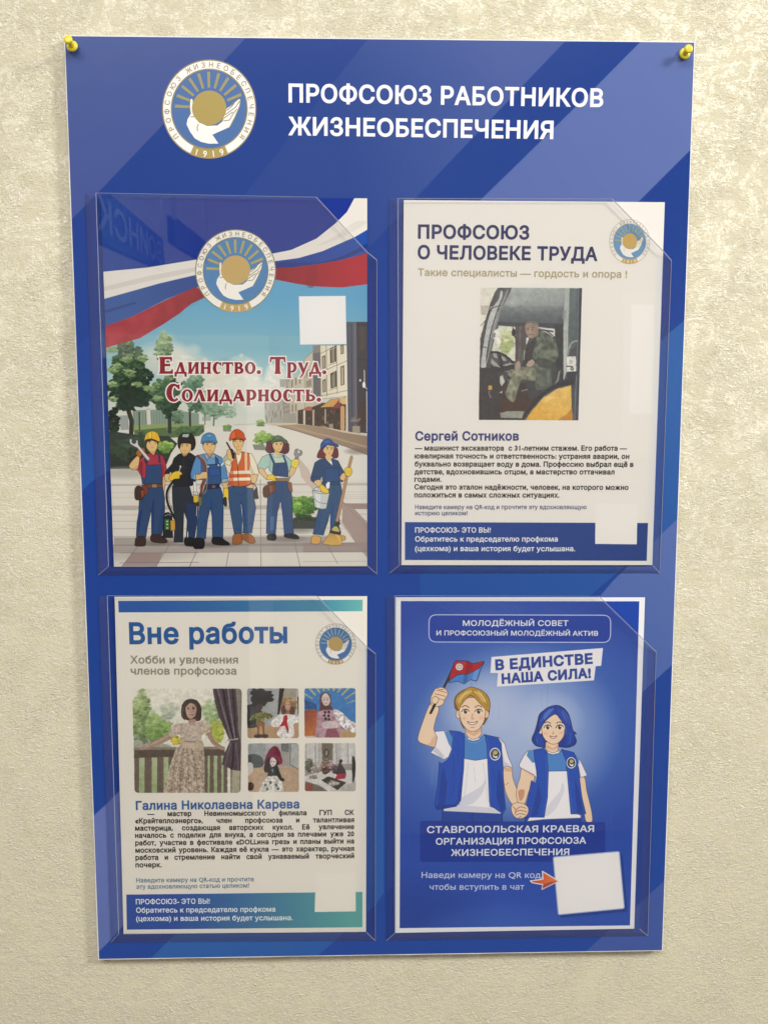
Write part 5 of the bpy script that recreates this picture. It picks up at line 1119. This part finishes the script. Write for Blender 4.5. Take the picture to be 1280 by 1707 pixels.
m3 = finish(p, o3, 'hobby_poster_print')
p.z(150, 980, 4.741); patch('printed_photo', p, s3, R1, m3)['label'] = 'photo of a woman in a flowered dress at a balcony railing'
p.z(400, 980, 4.742)
for q, l in ((PA, 'photo of two dolls, one with a black afro'), (PB, 'photo of a doll in pink in front of a sun with rays'), (PC, 'photo of a doll with a tall dark red headdress'), (PD, 'photo of many dolls on a white table by a window')): patch('printed_photo', p, s3, q, m3, rnd=22)['label'] = l
p.z(0, 0, 1); patch('blank_white_square', p, s3, '526.5,1456 592.5,1455.5 593,1520 524.5,1521', m3)
emblem(559.4, 1073.9, 33.6, 34.2, s3, ('b0975a', '8aa0a0', '3a6fa8', 'e8e6e0', '8d8878', '7d7a70'))
lettering(s3, [('Вне работы', 215.8, 1072.8, 479, 1071.3, 34)], '255a98', 0.032, 6, 'heading_lettering')
lettering(s3, [('Хобби и увлечения', 217, 1106, 397, 1106, 12.5), ('членов профсоюза', 218, 1124.5, 394, 1124.5, 12.5)], '8f887a', 0.024, 4, 'subheading_lettering')
lettering(s3, [('Галина Николаевна Карева', 226.6, 1350.2, 499, 1347.5, 14)], '33609a', 0.036, 4, 'name_lettering')
J = .93
lettering(s3, [('— мастер Невинномысского филиала ГУП СК', 245.7, 1361, 590.3, 1358.7, 8.2, J), ('«Крайтеплоэнерго», член профсоюза и талантливая', 225.4, 1372.8, 590.3, 1370.9, 8.2, J), ('мастерица, создающая авторских кукол. Её увлечение', 225.4, 1385, 590.3, 1382.4, 8.2, J),
    ('началось с поделки для внука, а сегодня за плечами уже 20', 225.4, 1397, 590.3, 1394.3, 8.2, J), ('работ, участие в фестивале «DOLLина грез» и планы выйти на', 225.6, 1409.6, 590.3, 1406.3, 8.2, J), ('московский уровень. Каждая её кукла — это характер, ручная', 225.8, 1421.8, 590.3, 1418.8, 8.2, J),
    ('работа и стремление найти свой узнаваемый творческий', 226, 1434, 590.3, 1431, 8.2, J), ('почерк.', 226, 1446.3, 269.8, 1446, 8.2)], '1e1c1a', 0.036, 2, 'text_lettering')
lettering(s3, [('Наведите камеру на QR-код и прочтите', 227.3, 1471.6, 423.4, 1469.7, 7.4), ('эту вдохновляющую статью целиком!', 227.3, 1482.3, 415.3, 1480, 7.4)], '5f7b98', 0.02, 2, 'note_lettering')
lettering(s3, [('ПРОФСОЮЗ- ЭТО ВЫ!', 226.6, 1508, 349.8, 1506.8, 8.4), ('Обратитесь к председателю профкома', 227, 1522.1, 459, 1520.2, 8.4), ('(цехкома) и ваша история будет услышана.', 227, 1536, 488, 1534.4, 8.4)], 'e3ecf2', 0.018, 2, 'banner_lettering')

# ================================================================== poster 4: youth council
s4, p, o4 = poster('blue poster of a blond boy waving a flag and a blue-haired girl holding hands', [(659.5, 996), (1075, 996), (1057, 1549), (659, 1556)], 'e9e9ec', 14)
p.z(0, 0, 1)
IN = '668,1002 1065.6,1002.5 1050,1543.5 666,1548'
p.setclip(IN)
p.f('2246a2', IN, grad=('2a52b0', 0, 1200, 0, 1540))
p.blob('4f78c0', 850, 1210, 330, 250, .9, 1); p.blob('b6c4e0', 860, 1225, 200, 180, .85, 1.1); p.blob('c8d0e4', 800, 1170, 90, 70, .5); p.blob('c5cfe6', 915, 1200, 70, 60, .45)
for i in range(60):
    x = rr.uniform(675, 1050); y = rr.uniform(1080, 1400); p.l(rr.choice(['6f90cc', '3a62b4', '8aa4d6']), [[x, y], [x + rr.uniform(-2, 2), y + rr.uniform(20, 70)]], rr.uniform(1, 4), .10)
p.blob('16388c', 690, 1540, 160, 120, .6); p.blob('3f69bc', 830, 1550, 160, 60, .5)
for i in range(12): p.l('6c8ac8', [[720 + i * 9, 1004], [760 + i * 10, 1022 - i], [820 + i * 4, 1040 - i * 2]], .8, .3, 1)
p.z(640, 980, 2.667)
pill = rounded(pts('200,120 1008,122 1006,243 200,241'), 34); p.f('1c3f9e', pill); p.l('c3cce8', np.vstack([pill, pill[:1]]), 4)
p.f('e9e7ea', '478,308 973,268 965,347 941,349 933,412 502,440 507,379 473,379')
p.f('e9e7ea', '478,308 973,268 965,347 473,379')
# ---- boy
p.z(680, 1080, 4)
SK2, OL = 'ebcfb2', '5f4236'
p.f('21459c', '228,1080 628,1105 630,1175 230,1175', 0, 1, '12245a', 4); p.l('16306e', '430,1100 432,1170', 5)
p.f(SK2, '205,400 185,480 172,545 195,570 205,640 185,665 110,645 72,625 68,590 100,490 150,375', 1, 1, OL, 3); p.f('d6a888', '110,645 185,665 205,640 195,585 165,600 140,640', 1, .6)
p.f('ece9ec', '175,560 260,552 300,570 290,720 240,745 150,700 180,665 195,600', 0, 1, '6a6c84', 4); p.f('4f86c6', '240,556 305,560 295,680 270,640', 0, .95); p.f('c0c2d2', '165,690 190,665 240,720 235,745', 0, .8)
p.f('ece9ec', '600,595 645,640 665,720 695,790 690,808 635,795 625,700', 0, 1, '6a6c84', 4); p.f('c4c6d6', '625,680 645,760 690,790 688,805 636,795', 0, .8)
p.f(SK2, '640,800 692,805 697,860 720,930 755,1000 770,1050 725,1065 690,1040 655,975 638,890', 1, 1, OL, 3); p.f('d6a888', '640,800 690,805 694,830 645,822', 0, .8); p.l('b5805a', '650,915 672,900', 4)
p.f('eeecef', '365,600 535,600 545,1060 622,1085 620,1108 235,1090 240,1070 345,1045', 0, 1, '6a6c84', 4); p.f('c9ccdc', '360,1000 480,930 520,870 500,960 430,1040 345,1050', 1, .7); p.f('c9ccdc', '240,1072 345,1050 545,1068 620,1088 618,1104 240,1086', 0, .7)
p.f('4d86ca', '362,570 400,612 430,624 470,616 510,576 530,640 532,738 450,752 372,738', 0, 1, '2c4c84', 4); p.l('7fa8dc', '372,585 405,622 435,634 475,625 512,588', 4, .8, 1)
p.f(SK2, '380,510 385,575 405,600 430,612 465,605 490,575 488,510', 0, 1, OL, 3); p.f('d6a888', '385,535 430,572 485,530 488,560 440,590 388,565', 0, .8)
p.f('2450b4', '275,552 345,560 378,575 372,800 352,1020 330,1045 190,1062 178,1050 200,900 208,762 225,775 262,750 290,680 298,600', 0, 1, '14265a', 3); p.f('183c92', '230,800 262,900 245,1050 200,1055 215,900', 0, .7); p.f('183c92', '360,820 350,1010 330,1040 335,950', 0, .6); p.l('4a74cc', '300,570 292,680 262,745 225,768', 4, .8, 1); p.f('1a3f96', '195,1050 330,1045 325,1060 190,1085 178,1060')
p.f('2450b4', '512,580 598,598 622,640 632,780 640,960 652,1075 632,1110 560,1060 542,1030 532,800 526,650', 0, 1, '14265a', 3); p.f('183c92', '600,800 632,900 645,1080 620,1095 590,1000', 0, .7); p.l('4a74cc', '530,600 540,800 552,1030', 4, .7, 1)
p.e('e8eaf0', 580, 710, 37, 44, 1, '10204e', 2); p.e('27406a', 580, 710, 30, 36); p.e('c9b45a', 582, 700, 15, 14); p.f('e8e8e4', '562,705 570,730 590,740 602,715 596,722 580,726 568,712'); 
for a in np.linspace(-1.4, 1.2, 7): p.l('c9b45a', [[582 + 17 * math.sin(a), 700 - 19 * math.cos(a)], [582 + 25 * math.sin(a), 700 - 28 * math.cos(a)]], 2)
for q in ('400,770 390,900 370,1010', '500,770 520,900 530,1020', '440,800 450,900'): p.l('c9ccdc', q, 4, .8, 1)
for q in ('240,800 250,900 235,1000', '300,720 310,850 300,980', '560,800 590,900 600,1040', '330,640 335,780'): p.l('16347e', q, 3, .7, 1)
# head
HB = '345,470 335,430 312,400 310,345 330,310 375,280 430,264 490,285 530,320 547,370 540,440 520,490 500,515 490,470 505,400 360,400 355,470 375,540 355,510'
p.f('7d5c2a', HB, 1, 1, OL, 3)
p.e(SK2, 335, 445, 16, 27, 1, OL, 3); p.e(SK2, 522, 442, 16, 27, 1, OL, 3); p.l('b5805a', '330,435 342,455', 3); p.l('b5805a', '527,432 515,455', 3)
p.f(SK2, '345,380 345,450 358,500 392,545 430,560 470,545 502,500 515,450 512,375 480,340 400,335', 1, 1, OL, 3); p.f('d6a888', '360,380 420,330 480,350 510,400 508,380 470,330 400,325', 1, .5)
p.f('b9923e', '335,412 322,385 314,350 335,312 375,284 400,268 432,264 480,280 512,300 540,345 545,395 538,425 520,415 505,395 480,372 450,340 425,318 405,322 375,352 350,392', 1, 1, '6a4a1c', 4)
p.f('dcc070', '335,335 380,295 425,285 405,310 360,345 335,375', 1, .9); p.f('e3ca80', '440,290 490,305 520,350 500,360 470,320', 1, .8); p.l('8a6a28', '430,275 440,310 480,350', 4, .8, 1); p.l('8a6a28', '345,370 370,330 410,305', 3, .8, 1); p.l('8a6a28', '495,310 520,350 528,400', 4, .8, 1)
for q in ('350,300 335,350 332,395', '385,285 352,330 340,385', '410,275 380,320 365,355', '455,275 490,320 512,380', '475,282 515,325 535,385', '440,268 470,310 505,350'):
    p.l('8a6a28', q, 2.5, .7, 1)
for q in ('395,290 362,325 348,365', '465,285 500,330 522,370'): p.l('ecd89a', q, 4, .8, 1)
for x, s_ in ((382, 1), (470, -1)):
    p.l('7a5228', [[x - 22 * s_, 396], [x, 386], [x + 24 * s_, 398]], 6, 1, 1); p.f('f4f0ec', [[x - 22, 430], [x - 10, 415], [x + 12, 414], [x + 23, 428], [x + 10, 441], [x - 10, 441]], 1, 1); p.e('6e4a28', x + 1, 427, 12.5, 14); p.e('20140e', x + 1, 427, 6, 7); p.e('ffffff', x + 5, 421, 3.5, 3.5); p.l('2e1c14', [[x - 24, 428], [x - 12, 413], [x + 12, 411], [x + 25, 425]], 5, 1, 1)
p.l('a86c48', '432,440 424,470 432,476 440,470', 4, 1, 1); p.f('d6a888', '424,470 440,470 434,480', 0, .7); p.f('fbf7f4', '396,493 412,498 430,500 448,497 463,490 452,507 430,514 409,508', 1, 1, '6a2c24', 4); p.l('a86c48', '418,532 442,532', 4); p.blob('e8a080', 372, 470, 24, 16, .4); p.blob('e8a080', 488, 468, 24, 16, .4)
# flag and fist
p.l('1e2026', '318,100 232,280 150,436', 15); p.l('4c5058', '314,104 160,410', 3, .7)
p.f('b0202c', '310,98 350,88 400,90 430,105 470,98 508,93 480,130 432,160 390,178 330,180 272,225', 1, 1, '2c1a24', 4); p.f('4880c8', '268,232 330,182 390,178 432,160 480,130 506,97 480,160 458,220 420,214 392,228 372,240 330,224', 1, 1, '1c2c50', 4); p.f('861624', '390,92 430,108 420,150 380,175 385,130', 1, .7); p.f('2c5ca4', '370,190 400,182 392,226 372,236', 1, .7); p.f('7ca6dc', '440,165 470,145 455,212 430,210', 1, .6); p.f('cc4450', '330,100 380,96 370,130 320,150', 1, .35)
p.e('e2e2e2', 342, 128, 25, 24, 1, '5a1a24', 2); p.e('a8a49a', 342, 128, 17, 16); p.e('d8d4c4', 342, 128, 9, 8)
p.f(SK2, '150,340 172,290 195,268 235,266 262,290 262,320 245,345 232,378 195,392 160,385', 1, 1, OL, 3); p.l('1e2026', '188,360 152,434', 17)
for q in ('190,285 225,290 258,300', '180,308 215,315 250,325', '175,335 205,340 240,350', '195,270 215,280 240,275'): p.l('8a5a40', q, 4, 1, 1)
p.f(SK2, '160,340 185,325 205,345 190,372 165,370', 1, 1, OL, 3)
# ---- girl
p.f('21459c', '780,1130 1150,1125 1150,1175 780,1175', 0, 1, '12245a', 4)
p.f(SK2, '1145,860 1178,870 1190,950 1212,1040 1226,1110 1226,1160 1188,1160 1172,1090 1150,980', 1, 1, OL, 3)
p.f('1d3c92', '940,400 985,384 1025,395 1062,430 1085,490 1096,545 1122,574 1108,578 1122,620 1108,650 1060,666 1000,662 920,668 900,665 850,652 826,612 845,560 862,500 880,440', 1, 1, '0c1a4c', 4)
p.f(SK2, '765,795 838,840 835,900 805,960 778,1040 740,1045 722,985 730,920 745,870', 1, 1, OL, 3); p.f('b5724e', '735,955 775,950 770,1000 745,1020', 1, .6); p.f('d6a888', '765,798 836,842 833,860 765,815', 0, .8)
p.f('ece9ec', '795,690 850,682 858,870 835,845 745,798 740,782 772,720', 0, 1, '6a6c84', 4); p.f('4f86c6', '800,690 850,684 852,760 830,770 790,720', 0, .95)
p.f('ece9ec', '1105,700 1150,755 1194,852 1150,868 1138,800', 0, 1, '6a6c84', 4); p.f('4f86c6', '1105,700 1140,740 1142,780 1120,760', 0, .9)
p.f('eeecef', '905,690 1060,690 1090,1095 1152,1118 1152,1136 905,1146 795,1158 810,1130 900,1120', 0, 1, '6a6c84', 4); p.f('c9ccdc', '930,1060 1010,960 1030,900 1040,960 980,1080 915,1125', 1, .6)
p.f('4d86ca', '905,672 935,705 965,714 1005,704 1030,675 1052,720 1056,822 930,824 925,720', 0, 1, '2c4c84', 4)
p.f(SK2, '918,630 915,672 935,692 965,702 995,692 1004,665 1000,630', 0, 1, OL, 3); p.f('d6a888', '920,645 965,672 1000,645 1002,668 965,684 918,668', 0, .8)
p.f('2450b4', '838,682 900,670 925,700 936,830 930,1000 908,1132 775,1132 800,1000 822,885 850,905 862,860 845,760', 0, 1, '14265a', 3); p.f('183c92', '870,900 890,1000 860,1120 820,1125 850,1000', 0, .7); p.l('4a74cc', '918,720 926,830 920,1000 902,1115', 4, .7, 1)
p.f('2450b4', '1022,678 1105,698 1128,750 1142,860 1160,1000 1186,1108 1085,1110 1066,900 1055,760', 0, 1, '14265a', 3); p.f('183c92', '1110,860 1140,960 1170,1100 1130,1105 1115,980', 0, .7); p.l('4a74cc', '1062,780 1078,940 1095,1100', 4, .7, 1)
p.e('e8eaf0', 1088, 768, 33, 39, 1, '10204e', 2); p.e('27406a', 1088, 768, 27, 32); p.e('c9b45a', 1090, 758, 13, 12); p.f('e8e8e4', '1072,764 1080,786 1096,794 1108,772 1100,778 1086,780'); 
p.e(SK2, 884, 552, 13, 24, 1, OL, 3); p.e(SK2, 1047, 552, 12, 24, 1, OL, 3)
p.f(SK2, '892,490 893,560 905,600 935,632 968,644 1002,634 1032,600 1044,560 1045,495 1010,450 930,450', 1, 1, OL, 3)
p.f('2648a8', '872,560 868,500 888,440 930,400 985,385 1030,402 1068,440 1086,500 1098,560 1070,550 1040,510 1010,470 988,445 960,452 915,490 890,530', 1, 1, '0c1a4c', 4); p.f('5c80d4', '905,450 940,415 975,405 950,440 910,480', 1, .8); p.f('4468c4', '1020,420 1055,460 1070,510 1040,470', 1, .8); p.l('14286c', '988,445 985,390', 4); p.l('14286c', '1035,420 1070,480 1085,540', 4, .8, 1)
p.f('2648a8', '1040,560 1060,600 1050,650 1090,640 1110,600 1096,545 1060,520', 1, .9); p.f('2648a8', '868,560 850,600 860,645 905,655 890,600', 1, .9); p.l('5c80d4', '850,590 862,640', 4, .7); p.l('5c80d4', '1085,570 1078,640', 4, .6)
for q in ('975,392 930,420 895,480', '985,395 945,440 900,500', '1000,395 1045,440 1070,520', '1015,400 1060,460 1080,540', '870,540 850,600 860,640', '1100,560 1100,610 1080,650'): p.l('14286c', q, 2.5, .8, 1)
for q in ('950,408 915,440 890,490', '1030,415 1065,465 1078,520'): p.l('6f92e0', q, 4, .7, 1)
for x, s_ in ((930, 1), (1010, -1)):
    p.l('1c2448', [[x - 20 * s_, 502], [x, 495], [x + 20 * s_, 504]], 5, 1, 1); p.f('f4f0ec', [[x - 21, 534], [x - 9, 520], [x + 11, 519], [x + 22, 532], [x + 9, 546], [x - 9, 546]], 1, 1); p.e('6e5a30', x + 1, 532, 12, 14); p.e('20140e', x + 1, 532, 6, 7); p.e('ffffff', x + 5, 526, 3.5, 3.5); p.l('1c1420', [[x - 24, 535], [x - 12, 518], [x + 12, 516], [x + 25, 529]], 5.5, 1, 1)
p.l('a86c48', '970,560 964,572 972,576', 4, 1, 1); p.f('fbf7f4', '946,588 956,592 968,594 980,592 991,587 982,601 968,605 954,601', 1, 1, '7a2c2c', 4); p.blob('e8a080', 918, 570, 22, 14, .45); p.blob('e8a080', 1022, 568, 22, 14, .45)
# clasped hands
p.f(SK2, '690,1055 720,1035 765,1040 798,1062 802,1095 785,1125 750,1140 715,1132 692,1098', 1, 1, OL, 3)
for q in ('720,1080 750,1062 785,1072', '715,1098 745,1085 790,1094', '718,1118 745,1108 782,1114', '700,1060 718,1085 712,1110', '735,1136 755,1125'): p.l('7a4c34', q, 4, 1, 1)
# name panel, white card, arrow
p.z(640, 1350, 2.667)
p.f('183894', rounded(pts('160,50 985,56 982,232 160,234'), 14), 0, .93)
p.f('0c2050', '765,225 1060,200 1082,455 785,482', 0, .35); p.f('eceaea', rounded(pts('752,212 1045,187 1068,440 775,468'), 8), 0, 1, '9fb4dc', 5)
p.f('c8402e', '650,318 706,310 704,275 776,318 702,355 706,334 660,326', 0, 1, 'f0e2e2', 5, grad=('e0844a', 650, 0, 776, 0)); p.f('8a2430', '706,334 702,355 776,318 740,322', 0, .5)
p.setclip()
m4 = finish(p, o4, 'youth_poster_print')
p.z(680, 1080, 4)
patch('printed_boy', p, s4, '310,92 350,82 400,84 430,98 470,92 516,88 490,165 462,228 420,222 372,246 330,232 290,236 268,262 330,305 375,276 432,258 495,280 540,325 553,400 525,500 495,520 495,572 600,590 650,640 675,720 703,790 698,815 704,870 760,990 700,1060 655,1085 636,1116 636,1160 225,1160 225,1090 175,1065 195,900 205,745 140,705 165,665 70,635 60,590 95,485 145,385 145,335 195,262 240,262', m4)
patch('printed_girl', p, s4, '985,378 1030,390 1066,426 1092,490 1102,545 1130,574 1118,584 1128,620 1112,655 1060,672 1060,686 1110,694 1155,750 1200,852 1185,870 1200,950 1232,1100 1232,1160 775,1160 770,1132 790,1040 815,900 765,980 722,990 725,900 755,810 735,785 768,715 800,680 900,665 850,658 820,612 840,560 858,500 875,440 935,396', m4, 0.000075)
patch('printed_clasped_hands', p, s4, '686,1055 720,1031 765,1036 802,1058 808,1095 788,1130 750,1144 712,1136 688,1100', m4, 0.0001)
p.z(640, 1350, 2.667); patch('blank_white_card', p, s4, '752,212 1045,187 1068,440 775,468', m4, 0.0001)
lettering(s4, [('МОЛОДЁЖНЫЙ СОВЕТ', 771.2, 1043.4, 947, 1043.4, 9), ('И ПРОФСОЮЗНЫЙ МОЛОДЁЖНЫЙ АКТИВ', 727.4, 1059.1, 996.6, 1059.9, 7.9)], 'e6e9f5', 0.015, 3, 'council_lettering')
lettering(s4, [('В ЕДИНСТВЕ', 825.8, 1116.8, 988, 1105.8, 16.3), ('НАША СИЛА!', 836.3, 1139.5, 985, 1129.5, 15.5)], '1f4298', 0.05, 5, 'slogan_lettering')
lettering(s4, [('СТАВРОПОЛЬСКАЯ КРАЕВАЯ', 711.6, 1389, 989.8, 1387.1, 11), ('ОРГАНИЗАЦИЯ ПРОФСОЮЗА', 726.2, 1408.5, 976.7, 1406.6, 10.7), ('ЖИЗНЕОБЕСПЕЧЕНИЯ', 751.4, 1427.2, 948.6, 1425.7, 10.7)], 'dfe5f5', 0.02, 4, 'organisation_lettering')
lettering(s4, [('Наведи камеру на QR код,', 702.6, 1464, 904, 1464, 9.8), ('чтобы вступить в чат', 716, 1483.9, 873.6, 1483.5, 9.8)], 'c6d2ee', 0.006, 4, 'invitation_lettering')

# ------------------------------------------------------------------ the room in front of the board (seen only as reflections in the pockets)
cream = mat('room_paint', 'b9b6b6', 0.8, 0.2, k=1.0)
ceilm = mat('ceiling_paint', 'e6e4de', 0.9, 0.1, k=1.0)
floorm = mat('floor_vinyl', '857f78', 0.45, 0.4, k=1.0)
def slab(name, x0, x1, y0, y1, z0, z1, m, parent=None):
    bm = bmesh.new()
    bmesh.ops.create_cube(bm, size=1, matrix=Matrix.Translation(((x0 + x1) / 2, (y0 + y1) / 2, (z0 + z1) / 2)) @ Matrix.Diagonal((x1 - x0, y1 - y0, z1 - z0, 1)))
    return link_bm(name, bm, m, parent)
for nm, a, m in (('floor', (-2.5, 2.5, -3.3, 0.0, -0.4, -0.3), floorm), ('ceiling', (-2.5, 2.5, -3.3, 0.0, 3.3, 3.4), ceilm), ('opposite_wall', (-2.5, 2.5, -3.4, -3.3, -0.3, 3.3), cream),
                 ('side_wall', (-2.6, -2.5, -3.3, 0.0, -0.3, 3.3), cream), ('side_wall', (2.5, 2.6, -3.3, 0.0, -0.3, 3.3), cream)):
    slab(nm, *a, m)['kind'] = 'structure'
def mirror_pt(px, py, L):
    """point at path length L along the sight line reflected in the pocket front"""
    d = np.array([px - 640.0, -(py - 853.5), -F]) @ R; d /= np.linalg.norm(d)
    t = (HF - CP[2]) / d[2]; p = CP + d * t
    q = p + np.array([d[0], d[1], -d[2]]) * (L - t)
    return w3(q) + Vector((0, 0, Z0))
def sign(corners, label, text=None):
    a, b, c, d = [mirror_pt(*q) for q in corners]          # near-top, far-top, far-bottom, near-bottom
    d = a + (c - b)
    n = (b - a).cross(d - a).normalized() * 0.02
    o = solid_sheet('wall_sign', [a, b, c, d], n if n.dot(a - cam.location) > 0 else -n, mat('sign_blue', '1c3f86', 0.5, 0.4, k=1.0), None)
    tag(o, label, 'sign')
    for e_ in (a, b):
        slab('hanger', e_.x - 0.006, e_.x + 0.006, e_.y - 0.006, e_.y + 0.006, e_.z - 0.01, 3.3, mat('hanger_steel', '9a9a9a', 0.4, 0.5, k=1.0), o)
    if text:
        v, f = glyphs(text, 0.02, 4); W_ = v[:, 0].max(); nn = -n.normalized() if n.dot(a - cam.location) > 0 else n.normalized()
        V = [b + (a - b) * (0.06 + 0.94 * q[0] / W_) + (c - b) * (0.80 - 0.60 * q[1] / CAP) + nn * 0.003 for q in v]
        link('lettering', V, f, mat('sign_white', '8fa3bd', 0.5, 0.4, k=1.0), o)
    return o
sign(((155, 297, 1.9), (273, 398, 3.4), (275, 452, 3.4), (155, 430, 1.9)), 'blue sign with white letters mirrored in the top left pocket', 'ВОИНСК')
door = slab('door', -1.35, -0.5, -3.3, -3.25, -0.3, 1.85, mat('door_paint', '4a3a30', 0.4, 0.4, k=1.0))  # made-up door, added as a dark shape for the pocket reflections
tag(door, 'made-up brown door added to vary the reflections in the left hand pockets', 'door')
for a in ((-1.45, -1.35, -0.3, 1.95), (-0.5, -0.4, -0.3, 1.95), (-1.35, -0.5, 1.85, 1.95)):
    slab('frame', a[0], a[1], -3.3, -3.23, a[2], a[3], mat('frame_paint', 'dcdad6', 0.4, 0.4, k=1.0), door)
win = bpy.data.materials.new('added_window_glow'); win.use_nodes = True  # glow of the added window panes
win.node_tree.nodes['Principled BSDF'].inputs['Emission Color'].default_value = (0.9, 0.95, 1, 1)
win.node_tree.nodes['Principled BSDF'].inputs['Emission Strength'].default_value = 0.55
wn = slab('window', 1.12, 1.66, -3.3, -3.27, 1.42, 2.13, mat('frame_paint'), None)  # made-up window, added to give pale patches in the pocket reflections
tag(wn, 'made-up glowing window added for pale reflections in the right hand pockets', 'window')
for k in range(4): slab('pane', 1.15 + k * 0.125, 1.25 + k * 0.125, -3.27, -3.262, 1.62 - 0.05 * (k % 2), 2.08, win, wn)
sign(((291, 357, 2.9), (345, 403, 3.6), (345, 440, 3.6), (291, 441, 2.9)), 'plain blue sign mirrored beside the emblem in the top left pocket')
